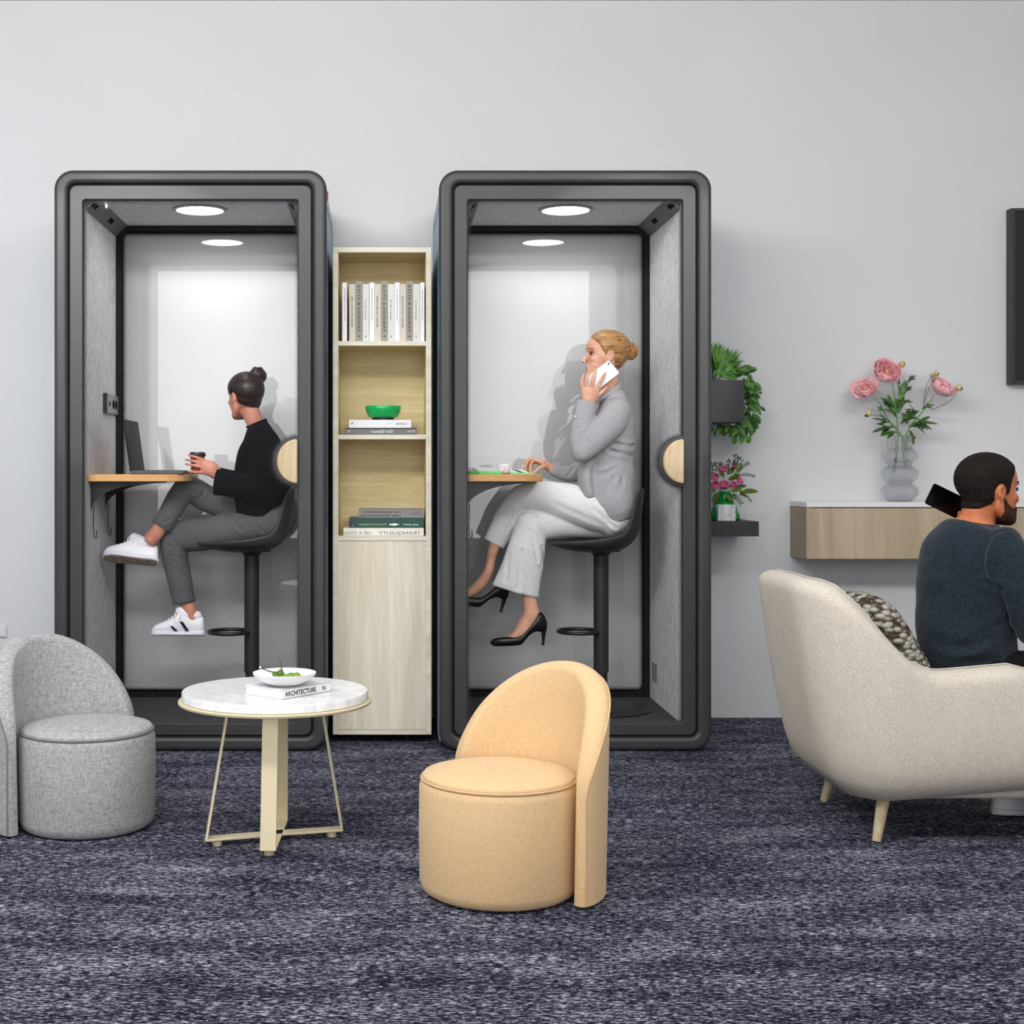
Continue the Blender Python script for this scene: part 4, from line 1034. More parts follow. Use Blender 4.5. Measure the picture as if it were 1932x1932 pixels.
for y, r in pr:
    rows.append([vc+Vector(((r+0.45*math.cos(2*pi*k/nseg*26)*min(1, (r-19)/4))/sv*math.cos(2*pi*k/nseg), (r+0.45*math.cos(2*pi*k/nseg*26)*min(1, (r-19)/4))/sv*math.sin(2*pi*k/nseg), zv(y))) for k in range(nseg)])
inn = []
for y, r in reversed(pr[2:]): inn.append([vc+Vector(((r-1.6)/sv*math.cos(2*pi*k/nseg), (r-1.6)/sv*math.sin(2*pi*k/nseg), zv(y)+0.001)) for k in range(nseg)])
g = MB(); g.grid(rows+inn, closed_u=True); g.f += [list(range(nseg))[::-1], [(len(rows)+len(inn)-1)*nseg+k for k in range(nseg)]]; g.mi += [0, 0]
g.build('vase_body', m_glass, VA, smooth=180)
def W_(x, y, dy=0): return P(x, y, YV+dy)
def peony(label, pts, center, axis, R, seed, loose, leaves, buds=()):
    T = thing('peony_stem', label, 'flower', tuple(W_(*pts[0])), 'peony stems in the glass vase')
    p3 = [W_(*p) for p in pts]; sp = smooth_path(p3, 5)
    MB().wire(sp, [0.0036, 0.0016], 8).build('stem', m_stem, T)
    bloom(T, W_(*center), axis, R, seed=seed, loose=loose)
    q = MB(); c = W_(*center)-Vector(axis).normalized()*R*0.85
    for k in range(5):
        a = 2*pi*k/5; u = Vector(axis).orthogonal().normalized(); v = Vector(axis).normalized().cross(u)
        leaf_mesh(q, c, Vector(axis).normalized()*0.6+u*math.cos(a)+v*math.sin(a), Vector(axis), R*0.75, R*0.35, 0.1, -0.2)
    q.build('calyx', m_lf4, T, smooth=180)
    q = MB(); rr = random.Random(seed)
    for (x, y, dx, dyv, L, w) in leaves:
        base = W_(x, y, rr.uniform(-0.012, 0.012)); d = Vector((dx, rr.uniform(-0.35, 0.2), -dyv)).normalized()
        L *= 1.12; w *= 1.3; leaf_mesh(q, base, d, (0, -0.5, 1), L/sv, w/sv, 0.28, 0.12, 6)
        s2 = Vector((d.z, 0, -d.x))
        leaf_mesh(q, base+d*L/sv*0.3, d+s2*0.6, (0, -0.5, 1), L/sv*0.55, w/sv*0.7, 0.25, 0.1, 5)
        leaf_mesh(q, base+d*L/sv*0.25, d-s2*0.6, (0, -0.5, 1), L/sv*0.5, w/sv*0.7, 0.25, 0.1, 5)
    q.build('leaves', m_lf4, T, smooth=180)
    for (x0, y0, xm, ym, x1, y1, r) in buds:
        MB().wire([W_(x0, y0), W_(xm, ym, -0.006), W_(x1, y1, -0.01)], [0.0013, 0.0010], 6, sm=5).build('bud_stalk', m_stemd, T)
        b = MB().ell((0, 0, 0), (r/sv, r/sv, r*1.08/sv), Matrix.Translation(W_(x1, y1-r*0.8, -0.01)), 16, 10).build('bud', m_bud, T)
        q = MB(); d = Vector((x1-xm, 0, ym-y1)).normalized()
        for k in range(4):
            a = 2*pi*k/4; leaf_mesh(q, W_(x1, y1+1, -0.01), d+Vector((0.7*math.cos(a), 0.7*math.sin(a), 0)), (0, -1, 0.2), r*1.5/sv, r*0.9/sv, 0.1, -0.3, 4)
        q.build('sepals', m_lf4, b, smooth=180)
peony('loose drooping pink peony at the left of the glass vase', [(1709, 882, 0.01), (1702, 826, 0.004), (1676, 792, 0), (1660, 762, 0), (1650, 752, 0)], (1633, 733, -0.01), (-0.5, -0.7, 0.55), 0.036, 3, 0.22,
      [(1690, 805, -1, 0.15, 42, 12), (1684, 800, -0.8, -0.3, 36, 11), (1694, 815, -0.8, 0.1, 34, 10), (1668, 778, -0.6, -0.6, 16, 7), (1664, 760, 0.8, -0.5, 14, 7)],
      [(1680, 795, 1660, 785, 1639, 784, 5.5)])
peony('large round pink peony at the top centre of the glass vase', [(1687, 892, -0.01), (1694, 830, -0.004), (1692, 790, 0), (1688, 750, 0), (1683, 718, 0)], (1673.5, 700, -0.012), (-0.05, -0.82, 0.55), 0.052, 5, 0.02,
      [(1693, 790, -0.55, -0.9, 40, 13), (1693, 770, -0.9, -0.7, 34, 12), (1694, 780, 0.3, -1, 38, 12), (1698, 755, 0.25, -1, 36, 12), (1700, 800, 0.8, -0.7, 40, 12), (1706, 742, 0.7, -0.8, 18, 6), (1700, 728, -0.7, -0.7, 14, 6), (1712, 722, 0.7, -0.7, 20, 6), (1705, 760, 0.9, -0.2, 16, 6)],
      [(1697, 760, 1696, 725, 1702, 692, 6), (1698, 765, 1708, 735, 1722, 708, 0.8)])
peony('pink peony seen from below at the right of the glass vase', [(1708, 870, 0), (1712, 815, 0), (1738, 780, 0), (1752, 762, 0), (1762, 746, 0)], (1778, 731, -0.01), (0.40, -0.50, 0.75), 0.044, 8, 0.12,
      [(1715, 805, 0.9, 0.0, 44, 14), (1722, 800, 1, -0.1, 46, 14), (1730, 790, 0.6, 0.6, 26, 10), (1735, 778, -0.8, -0.2, 30, 10), (1740, 772, 0.8, -0.4, 22, 9), (1716, 812, 0.3, 0.9, 26, 10), (1712, 800, -0.3, -0.9, 22, 9), (1728, 785, -0.9, 0.1, 26, 9)],
      [(1742, 772, 1746, 735, 1757, 710, 3.2), (1744, 760, 1753, 732, 1766, 708, 5), (1757, 774, 1790, 758, 1809, 736, 6)])

# green vase with bouquet and marble candle block on the shelf
shz = PZ(984, HF)+0.0006; YG = 5.73; sg = F/YG
gcx = PX(1367, YG)
m_gglass = plain('green_glass', (4, 128, 46), 0.08, 0, 0.6, 0.02, Coat_Weight=0.6)
GV = MB().lathe([(0, shz), (27/sg, shz), (29/sg, shz+4/sg), (28/sg, shz+14/sg), (22/sg, shz+28/sg), (14/sg, shz+38/sg), (10/sg, shz+43/sg), (11/sg, shz+50/sg), (12/sg, shz+54/sg), (10/sg, shz+54/sg), (8/sg, shz+44/sg), (0, shz+40/sg)], (gcx, YG, 0), 48).build('glass_vase', m_gglass, None, smooth=80, loc=(gcx, YG, shz))
tag(GV, 'round emerald green glass vase on the charcoal shelf', 'vase')
YB_ = 5.66; 
MBk = thing('candle', 'square white marble candle block standing in front of the green vase', 'candle', (PX(1371, YB_), YB_+0.03, shz))
kx0, kx1 = PX(1354.5, YB_), PX(1388, YB_)
MB().box((kx0, YB_, shz), (kx1, YB_+0.055, PZ(952, YB_))).build('block', marble('grey_veined_marble', (236, 236, 234), (186, 188, 190), 16), MBk, bevel=0.001)
MB().cyl(((kx0+kx1)/2, YB_+0.028, PZ(952.5, YB_)), ((kx0+kx1)/2, YB_+0.028, PZ(949.5, YB_)), 0.0012, seg=8).build('wick', m_pages, MBk)
BQ = thing('bouquet', 'bouquet of rose-pink flowers and ferns in the emerald green vase', 'bouquet', (gcx, YG, shz+0.09))
def G_(x, y, dy=0): return P(x, y, YG+dy)
for i, (x, y, dy, r) in enumerate(((1364.5, 885, -0.02, 7.5), (1388, 879, 0, 7.0), (1349, 915, -0.04, 7.5), (1366, 915, -0.05, 7.5), (1384, 914, -0.03, 6.5), (1396, 907, -0.01, 6.5), (1349, 900, -0.01, 7), (1343, 897, 0.02, 6.5))):
    c = G_(x, y, dy); d = (c-Vector((gcx, YG, shz+0.11))).normalized()
    bl_ = bloom(BQ, c, d*0.6+Vector((0, -0.5, 0.2)), r/sg*0.98, 'flower', 40+i, (m_hot, m_hot), 0.0, inner=False)
    MB().wire([Vector((gcx, YG, shz+0.10)), c-d*r/sg*0.6], 0.0011, 6).build('flower_stalk', m_stem, BQ)
q = MB(); rr = random.Random(4)
for (x, y, dx, dz, L, w) in ((1380, 928, 1, 0.5, 22, 12), (1400, 928, 0.9, 0.1, 30, 14), (1392, 890, 0.3, 0.8, 18, 12), (1372, 895, 0.5, 0.5, 20, 13), (1374, 905, 0.8, 0.3, 20, 12), (1358, 930, -0.6, -0.5, 24, 12), (1350, 925, -0.9, -0.2, 18, 12), (1370, 935, 0.8, -0.7, 22, 12), (1388, 920, 0.8, 0.2, 22, 10),
                           (1356, 938, -0.8, -0.9, 20, 9), (1366, 900, -0.4, 0.5, 16, 12), (1376, 930, 0.2, -0.8, 18, 10), (1360, 922, 0.5, 0.2, 20, 12), (1395, 925, 0.5, -0.5, 18, 9), (1382, 900, 0.9, 0.4, 14, 10), (1366, 940, 0.3, -0.6, 18, 11)):
    leaf_mesh(q, G_(x, y, rr.uniform(-0.05, 0.01)), (dx, rr.uniform(-.4, .1), dz), (0, -0.8, 0.6), L/sg, w/sg, 0.2, 0.15, 6)
q.build('leaves', leafmat('olive_leaf', (48, 78, 14), (104, 128, 32)), BQ, smooth=180)
q = MB(); fs = MB()
for (x0, y0, x1, y1, n, L) in ((1386, 900, 1413, 873, 12, 5), (1390, 900, 1424, 899, 12, 4), (1380, 935, 1399, 951, 9, 6), (1395, 932, 1418, 946, 8, 3), (1382, 905, 1403, 866, 4, 2)):
    a = G_(x0, y0); b = G_(x1, y1, -0.02); m = (a+b)/2+Vector((0, 0, 0.010)); pp = smooth_path([a, m, b], 8); fs.wire(pp, 0.0006, 5)
    for k in range(1, len(pp)-1):
        d = (pp[k+1]-pp[k-1]).normalized(); s2 = Vector((d.z, 0, -d.x))
        for sg_ in (1, -1): leaf_mesh(q, pp[k], d*0.5+s2*sg_, (0, -1, 0.3), L/sg, 1.6/sg, 0.1, 0.0, 3)
for (x0, y0, x1, y1) in ((1385, 885, 1389, 856), (1375, 895, 1373, 868), (1352, 895, 1350, 872), (1345, 895, 1342, 872), (1360, 890, 1358, 873), (1386, 885, 1395, 862)):
    a = G_(x0, y0, -0.01); b = G_(x1, y1, -0.01); fs.wire([a, b], 0.0006, 5)
    for k in range(16):
        t = 0.25+0.75*k/16; c = a+(b-a)*t; leaf_mesh(q, c+Vector((rr.uniform(-.006, .006), 0, 0)), (rr.uniform(-1, 1), rr.uniform(-.5, .2), rr.uniform(0, 1)), (0, -1, 0.2), 4.5/sg, 3.0/sg, 0.1, 0, 3)
q.build('fern_leaves', m_lf1, BQ, smooth=180); fs.build('fern_stalks', m_stemd, BQ)
# ------------------------------------------------------------------ people
def skin(name, c0, c1):
    N = NT(name); f = N.noise(N.coords(), 22, 3, 0.6); g = N.noise(N.coords(), 420, 2)
    N.bsdf(N.ramp(f, [(0.35, c0), (0.65, c1)]), 0.5, 0, 0.35, bump=g, bstr=0.05, bdist=0.0006, Subsurface_Weight=0.12, Subsurface_Radius=(0.012, 0.005, 0.003), Subsurface_Scale=0.4); return N.m
def hairm(name, c0, c1, stretch=(6, 90, 90), rot=(0, 0, 0), rough=0.42):
    N = NT(name); v = N.coords(stretch, rot); f = N.noise(v, 1.0, 4, 0.65, 0.4)
    N.bsdf(N.ramp(f, [(0.36, c0), (0.62, c1)]), rough, 0, 0.4, bump=f, bstr=0.45, bdist=0.0012); return N.m
m_eye = plain('eye_white', (226, 220, 216), 0.2, var=0.01); m_iris = plain('dark_iris', (40, 28, 22), 0.15)
m_lip = plain('lip', (186, 100, 92), 0.4, var=0.03); m_brow_b = plain('light_brow', (140, 96, 60), 0.8); m_brow_d = plain('dark_brow', (30, 20, 16), 0.8)
m_nostril = plain('dark_line', (70, 36, 30), 0.8)

class Fig:
    def __init__(s, Y0): s.Y = Y0; s.k = Y0/F
    def p(s, x, y, d=0.0): return P(x, y, s.Y+d*s.k)
    def tube(s, q, pts, seg=20, sub=5, flat=(0, 0)):
        L = [(s.p(a, b, c), ra*s.k, rb*s.k) for a, b, c, ra, rb in pts]
        n0 = len(q.v); q.tube(L, seg, sub)
        if flat[1]:      # square-cut end: pull the three cap rings flat
            for r in range(3):
                for k in range(seg):
                    i = len(q.v)-(3-r)*seg+k; base = q.v[len(q.v)-4*seg+k]
                    ctr = sum((q.v[len(q.v)-4*seg+j] for j in range(seg)), Vector())/seg
                    q.v[i] = ctr.lerp(base, (0.75, 0.45, 0.15)[r])
    def finger(s, q, pts, r0, r1):
        n = len(pts); s.tube(q, [(a, b, c, r0+(r1-r0)*i/(n-1), r0+(r1-r0)*i/(n-1)) for i, (a, b, c) in enumerate(pts)], 12, 4)

def head_matrix(base, H, alpha, pitch=0.0, roll=0.0, kx=1.0):
    return Matrix.Translation(base) @ Matrix.Rotation(math.radians(alpha), 4, 'Z') @ Matrix.Rotation(math.radians(pitch), 4, 'Y') @ Matrix.Rotation(math.radians(roll), 4, 'X') @ Matrix.Diagonal((H*kx, H, H, 1))
def add_head(q, M, male=False):
    e = lambda c, r, R=None: q.ell(c, r, M @ (R if R is not None else Matrix()), 22, 14)
    def er(c, r, ax, deg):
        R = Matrix.Translation(c) @ Matrix.Rotation(math.radians(deg), 4, ax); q.ell((0, 0, 0), r, M @ R, 22, 14)
    H = M.to_scale().z
    def tb(pts, n1=(0, 1, 0)): q.tube([(M @ Vector(p[:3]), p[3]*H, p[4]*H) for p in pts], 16, 4, M.to_3x3() @ Vector(n1))
    e((-0.06, 0, 0.63), (0.425, 0.335, 0.355)); e((-0.02, 0, 0.50), (0.375, 0.318, 0.33))
    e((0.10, 0, 0.62), (0.275, 0.275, 0.30))                       # forehead
    e((0.12, 0, 0.42), (0.235, 0.265, 0.30)); e((0.12, 0, 0.30), (0.225, 0.240, 0.24))
    e((0.20, 0, 0.20), (0.165, 0.175, 0.155)); e((0.290, 0, 0.085), (0.078, 0.100, 0.075))   # jaw, chin
    w = 1.06 if male else 1.0
    for s_ in (1, -1):
        tb([(-0.01, 0.232*s_*w, 0.36, 0.06, 0.06), (0.01, 0.222*s_*w, 0.24, 0.07, 0.07), (0.10, 0.180*s_*w, 0.145, 0.08, 0.075), (0.20, 0.115*s_*w, 0.095, 0.08, 0.075), (0.29, 0.045*s_, 0.080, 0.07, 0.07)], (0, 0, 1))
        e((0.235, 0.165*s_, 0.385), (0.100, 0.080, 0.085))            # cheekbone
        e((0.290, 0.120*s_, 0.570), (0.055, 0.105, 0.034))            # brow ridge
        er((-0.035, 0.318*s_, 0.435), (0.056, 0.018, 0.092), 'Y', -12); er((-0.055, 0.332*s_, 0.44), (0.016, 0.020, 0.082), 'Y', -12)
        er((-0.03, 0.330*s_, 0.520), (0.046, 0.018, 0.014), 'Y', 10); e((-0.008, 0.312*s_, 0.352), (0.024, 0.016, 0.024))
        e((0.392, 0.040*s_, 0.325), (0.036, 0.026, 0.026))            # nostril wing
    tb([(0.315, 0, 0.545, 0.040, 0.034), (0.352, 0, 0.480, 0.038, 0.034), (0.395, 0, 0.400, 0.038, 0.038), (0.428, 0, 0.348, 0.034, 0.038)])
    e((0.305, 0, 0.225), (0.065, 0.120, 0.085))
    e((0.352, 0, 0.226), (0.024, 0.062, 0.018)); e((0.346, 0, 0.180), (0.024, 0.054, 0.019))
    for s_ in (1, -1): e((0.225, 0.105*s_, 0.300), (0.105, 0.105, 0.120)); e((0.275, 0.05*s_, 0.15), (0.07, 0.09, 0.07))
def carve(me, M, off, H):
    Mi = M.inverted(); reg = set()
    for i, v in enumerate(me.vertices):
        p = Mi @ (v.co+off)
        if p.x > 0.06 and 0.0 < p.z < 0.9 and p.x < 0.5: reg.add(i)
    nb = {i: [] for i in reg}
    for a_, b_ in (e_.vertices for e_ in me.edges):
        if a_ in reg: nb[a_].append(b_)
        if b_ in reg: nb[b_].append(a_)
    for _ in range(8):
        new = {i: sum((me.vertices[j].co for j in nb[i]), Vector())/len(nb[i]) for i in reg}
        for i, c in new.items(): me.vertices[i].co = me.vertices[i].co.lerp(c, 0.6)
    me.update()
    nor = [v.normal.copy() for v in me.vertices]
    for v, n in zip(me.vertices, nor):
        p = Mi @ (v.co+off)
        if p.x < -0.12 or p.z < 0.05 or p.z > 0.75: continue
        d = 0.0
        for s_ in (1, -1):
            a = ((p.x-0.335)/0.10)**2+((p.y-0.135*s_)/0.075)**2+((p.z-0.495)/0.048)**2; d += 0.040*math.exp(-a)
            a = ((p.x-0.0)/0.030)**2+((p.y-0.35*s_)/0.03)**2+((p.z-0.44)/0.05)**2; d += 0.022*math.exp(-a)
        if p.x > 0.3:
            a = ((p.z-0.201)/0.010)**2+(p.y/0.075)**2; d += 0.016*math.exp(-a)
            a = ((p.z-0.133)/0.022)**2+(p.y/0.07)**2; d += 0.014*math.exp(-a)
        if d: v.co = v.co-n*d*H
def eyes(parent, M, sides, browm):
    H = M.to_scale().z
    for s_ in sides:
        b = MB().ell((0.286, 0.130*s_, 0.495), (0.046, 0.050, 0.030), M, 18, 12).build('eye', m_eye, parent)
        MB().ell((0.302, 0.138*s_, 0.496), (0.034, 0.044, 0.029), M, 14, 10).build('iris', m_iris, b)
        pts = [M @ Vector((0.340-0.045*abs(t)-0.02*t*t, (0.132+0.062*t)*s_, 0.520-0.016*t*t)) for t in (-1, -0.5, 0, 0.5, 1)]
        MB().wire(pts, H*0.009, 6, sm=3).build('eyelashes', m_nostril, b)
        pts = [M @ Vector((0.350-0.040*abs(t)**1.4-0.03*max(0, t), (0.128+0.092*t)*s_, 0.590+0.012*(1-t*t))) for t in (-1, -0.5, 0, 0.5, 1)]
        MB().wire(pts, H*0.012, 6, sm=3).build('eyebrow', browm, parent)
def hair_shell(name, me, M, off, table, thick, m, parent, ear=True, zmin=0.1, ramp=0.09, lo=None):
    """a layer grown from the scalp: only where the point lies behind the hairline"""
    Mi = M.inverted(); H = M.to_scale().z; n = len(me.vertices); D = [0.0]*n
    for i, v in enumerate(me.vertices):
        p = Mi @ (v.co+off); d = -1.0
        if -0.6 < p.x < 0.5 and zmin < p.z < 1.2 and abs(p.y) < 0.5:
            d = interp(table, p.z)-p.x
            if lo: d = min(d, p.z-interp(lo, p.x))
            if ear:
                r = math.hypot((p.x+0.03)/0.075, (p.z-0.44)/0.115)
                if abs(p.y) > 0.24: d = min(d, (r-1)*0.08)
        D[i] = d
    vm = {}; vs = []; fs = []
    def gv(i):
        if i not in vm:
            v = me.vertices[i]; t = max(0, min(1, D[i]/ramp)); t = t*t*(3-2*t)
            vm[i] = len(vs); vs.append(v.co+v.normal*(0.0006+thick*H*t))
        return vm[i]
    for f in me.polygons:
        if all(D[i] > 0 for i in f.vertices): fs.append([gv(i) for i in f.vertices])
    m2 = bpy.data.meshes.new(name); m2.from_pydata([tuple(v) for v in vs], [], fs); m2.update()
    o = mesh_object(name, m2, m, parent)
    md = o.modifiers.new('s', 'SMOOTH'); md.iterations = 4; md.factor = 0.5
    return o
def wrinkle(me, off, amp, scale=(9, 9, 9), creases=(), seed=0.0, fine=0.0):
    """creases: (p0, p1, width, depth) in metres"""
    nor = [v.normal.copy() for v in me.vertices]
    sc_ = Vector(scale); C = [(Vector(a), Vector(b), w, d) for a, b, w, d in creases]
    for v, n in zip(me.vertices, nor):
        w = v.co+off; q = Vector((w.x*sc_.x+seed, w.y*sc_.y, w.z*sc_.z))
        h = noise.noise(q)*amp+noise.noise(q*2.3)*amp*0.5
        if fine: h += noise.noise(q*6)*fine
        for a, b, wd, dp in C:
            ab = b-a; t = max(0, min(1, (w-a).dot(ab)/ab.length_squared)); L = (w-(a+ab*t)).length
            if L < wd*3:
                g = math.exp(-(L/wd)**2); h += -dp*g+dp*0.55*math.exp(-((L-wd*1.7)/wd)**2)
        v.co = v.co+n*h
def cloth(name, q, voxel, m, T, it=8, amp=0.003, scale=(9, 9, 9), creases=(), seed=0.0, loc=None):
    off = root_loc(T); me = remeshed(q, voxel, it, 0.6, off, name); wrinkle(me, off, amp, scale, creases, seed)
    return mesh_object(name, me, m, T)
def lip_faces(me, M, off):
    Mi = M.inverted()
    for f in me.polygons:
        p = Mi @ (f.center+off)
        if p.x > 0.305 and abs(p.y) < 0.075 and 0.150 < p.z < 0.250 and ((p.y/0.08)**2+((p.z-0.201)/0.042)**2) < 1: f.material_index = 1

# shoe in its own frame: x 0 (toe) .. 100 (heel), y 0 (sole) .. 55, d = depth; unit = length/100
def slices(q, rows, fn, seg=20, power=2.6):
    out = []
    rr = [r for r in catmull(rows, 3)]
    for x, yt, yb, hd in rr:
        cy = (yt+yb)/2; hh = (yt-yb)/2; row = []
        for k in range(seg):
            a = 2*pi*k/seg; c, s_ = math.cos(a), math.sin(a)
            row.append(fn(x, cy+hh*math.copysign(abs(s_)**(2/power), s_), hd*math.copysign(abs(c)**(2/power), c)))
        out.append(row)
    n0 = len(q.v); q.grid(out, closed_u=True); q.add([], [])
    q.f += [[n0+k for k in range(seg)][::-1], [n0+(len(out)-1)*seg+k for k in range(seg)]]; q.mi += [0, 0]
m_sneak = plain('white_leather', (236, 234, 240), 0.45, 0, 0.4, 0.02, 14, 0.05, 120); m_solew = plain('white_rubber', (226, 226, 234), 0.5); m_soled = plain('worn_sole', (158, 142, 128), 0.8, var=0.14, sc=50, bstr=0.3, bsc=120)
m_stripe = plain('black_stripe', (16, 16, 24), 0.7, 0, 0.2)
def sneaker(T, fn, unit, stripes=0, worn=False, sole=m_solew):
    """fn maps shoe coordinates (x, y, d) to the world"""
    q = MB(); slices(q, [(1, 12, 6, 5), (6, 19, 5, 10), (15, 24, 5, 13.5), (28, 29, 5, 15.5), (40, 35, 5, 15.5), (50, 44, 5, 14.5), (57, 51, 5, 13), (66, 42, 5, 12), (78, 35, 5, 12.5), (90, 35, 5, 12.5), (97, 36, 5, 9), (99.5, 26, 6, 5)], fn)
    S = q.build('sneaker', m_sneak, T, smooth=180)
    q = MB(); slices(q, [(0, 8, 0, 4), (4, 10, 0, 10.5), (14, 10, 0, 15), (28, 9.5, 0, 17), (42, 9, 0, 15.5), (58, 9, 0, 14), (75, 9.5, 0, 14.5), (90, 10, 0, 14), (97, 10, 0, 11), (101, 9, 0, 6)], fn, power=3.5)
    so = q.build('sole', sole, S, smooth=60)
    if worn:
        q = MB(); slices(q, [(2, 1.5, -1.2, 5), (5, 1.5, -1.2, 10.5), (14, 1.5, -1.2, 15), (28, 1.5, -1.2, 16.6), (42, 1.5, -1.2, 15), (58, 1.5, -1.2, 13.5), (75, 1.5, -1.2, 14), (90, 1.5, -1.2, 13.5), (97, 1.5, -1.2, 10)], fn, power=3)
        q.build('outsole', m_soled, so, smooth=60)
    for a in range(stripes):
        x0 = (32, 53)[a]; y0 = (21, 27)[a]; st_ = MB()
        vs = []
        for dd in (-15.2, -16.6): vs += [fn(x0, y0, dd+1.5), fn(x0+6, y0, dd+1.5), fn(x0+18, 9.5, dd-0.2), fn(x0+11.5, 9.5, dd-0.2)]
        st_.add(vs, [(0, 1, 2, 3), (7, 6, 5, 4), (0, 4, 5, 1), (1, 5, 6, 2), (2, 6, 7, 3), (3, 7, 4, 0)]); st_.build('stripe', m_stripe, S)
    q = MB()
    for k in range(5):
        x = 32+k*5.5; y = 31.5+k*4.2
        q.wire([fn(x, y-6, -9), fn(x+1, y+0.5, -4), fn(x+1.5, y+1.5, 0), fn(x+1, y+0.5, 4), fn(x, y-6, 9)], unit*1.1, 6, sm=3)
    q.wire([fn(52, 47, -3), fn(46, 43, -11), fn(43, 30, -15), fn(47, 26, -15.5)], unit*1.1, 6, sm=4); q.wire([fn(52, 47, -3), fn(55, 40, -13), fn(52, 30, -15.5)], unit*1.1, 6, sm=4)
    q.build('laces', m_sneak, S)
    MB().tube([(fn(54, 48, 0), unit*10, unit*10), (fn(72, 38, 0), unit*13, unit*10.5), (fn(88, 38, 0), unit*9, unit*9)], 14, 3).build('lining', m_solew, S)
    return S

# ---------- woman in the left booth
f = Fig(5.55)
sk_l = skin('skin_rosy', (184, 118, 98), (206, 144, 122))
T = thing('person', 'dark-haired woman in a black sweater holding a coffee cup in the left booth', 'person', tuple(f.p(525, 1020, 0)))
off = root_loc(T)
ML = head_matrix(f.p(463, 791, 0), 88*f.k, 132, 4, 0, 1.0)
q = MB(); add_head(q, ML)
f.tube(q, [(489, 815, 4, 17, 20), (483, 800, 2, 17, 18), (474, 780, 0, 17, 18), (470, 762, 0, 20, 20)])
f.tube(q, [(520, 980, 0, 26, 44), (496, 930, 0, 38, 34), (494, 870, 0, 36, 36), (491, 825, 2, 26, 42), (489, 808, 3, 15, 18)])
f.tube(q, [(494, 835, -46, 18, 18), (498, 925, -56, 15, 15)]); f.tube(q, [(498, 925, -56, 15, 15), (450, 912, -54, 13, 12), (408, 893, -50, 10.5, 7.5)])
f.tube(q, [(411, 894, -50, 10.5, 7.5), (398, 885, -53, 14.5, 7.5), (384.5, 880.5, -55, 13.5, 6)])
for pts in ([(388, 870.5, -54), (371, 863, -58), (356, 859, -54)], [(388, 877, -55), (368, 870.5, -59), (350, 867, -51)], [(388, 884, -55), (368, 878.5, -59), (350, 875.5, -51)], [(388, 890.5, -54), (371, 891, -58), (354, 888.5, -53)]):
    f.finger(q, pts, 3.5, 2.3)
f.finger(q, [(400, 880, -50), (390, 871, -40), (380, 867, -22), (374, 866, -19)], 3.8, 3.0)
f.tube(q, [(486, 838, 46, 18, 18), (466, 912, 52, 15, 15)]); f.tube(q, [(466, 912, 52, 15, 14), (430, 904, 20, 11, 10), (402, 893, -12, 9, 7)])
f.tube(q, [(404, 893, -10, 9, 7), (390, 885, -16, 12, 6)])
for pts in ([(390, 876, -18), (375, 869, -20), (362, 869, -26)], [(390, 881, -18), (374, 876, -20), (360, 877, -28)], [(390, 887, -18), (374, 884, -20), (361, 884, -28)], [(390, 892, -17), (376, 892, -20), (364, 891, -26)], [(396, 880, -20), (388, 873, -26), (384, 868, -30)]):
    f.finger(q, pts, 3.3, 2.5)
f.tube(q, [(510, 975, 18, 24, 24), (420, 952, 12, 20, 20), (350, 916, 0, 17, 17)]); f.tube(q, [(350, 916, 0, 17, 17), (322, 962, -18, 15, 15), (299, 1000, -28, 13.5, 12), (284, 1018, -30, 14, 11.5)])
f.tube(q, [(510, 992, -16, 24, 24), (420, 1004, -10, 20, 20), (324, 1016, 0, 19, 19)]); f.tube(q, [(324, 1016, 0, 19, 19), (336, 1075, 0, 17, 16), (349, 1130, 0, 13, 11.5), (358, 1152, 0, 13, 11), (366, 1178, 0, 13, 11)])
me = remeshed(q, 0.0024, 5, 0.6, off, 'body'); carve(me, ML, off, 88*f.k); lip_faces(me, ML, off)
BL = mesh_object('body', me, [sk_l, m_lip], T)
lo_tab = [(-0.5, 0.16), (-0.25, 0.22), (-0.12, 0.32), (-0.03, 0.50), (0.08, 0.50), (0.14, 0.56), (0.3, 0.74), (0.5, 0.84)]
h_l = hairm('dark_brown_hair', (14, 7, 7), (44, 24, 22), (14, 14, 120))
HL = hair_shell('hair', me, ML, off, [(0.1, 0.6), (0.74, 0.32), (0.80, 0.34), (1.1, 0.6)], 0.035, h_l, T, lo=lo_tab)
q = MB(); c = f.p(485.5, 710, 4); R_ = 18*f.k
q.ell(c, (R_, R_, R_*0.88)); 
for k in range(3):
    pts = []
    for j in range(24):
        a = 2*pi*j/24; rr = R_*(0.80-0.22*k); pts.append(c+Vector((rr*math.cos(a), rr*math.sin(a), R_*(0.30+0.28*k)*0.9+0.002*math.sin(3*a+k))))
    q.wire(pts, R_*0.20, 8, True)
f.tube(q, [(481, 716, 6, 11, 11), (474, 726, 2, 14, 14)])
me2 = remeshed(q, 0.003, 3, 0.5, off, 'hair_bun'); mesh_object('hair_bun', me2, hairm('dark_brown_bun', (16, 7, 9), (52, 26, 27), (14, 14, 90)), HL)
eyes(T, ML, (1, -1), m_brow_d)
m_swt = fabric('black_knit', (5, 6, 9), (13, 14, 19), 300, bstr=0.1, sheen=0.0, spec=0.08)
q = MB()
f.tube(q, [(497, 972, 0, 49, 44), (496, 945, 0, 53, 46), (494, 900, 0, 53, 46), (493, 862, 0, 47, 48), (493, 836, 0, 38, 54), (490, 816, 1, 27, 50), (487, 803, 3, 20.5, 26), (485, 797, 3, 19, 21)], 28, 5, (0, 1))
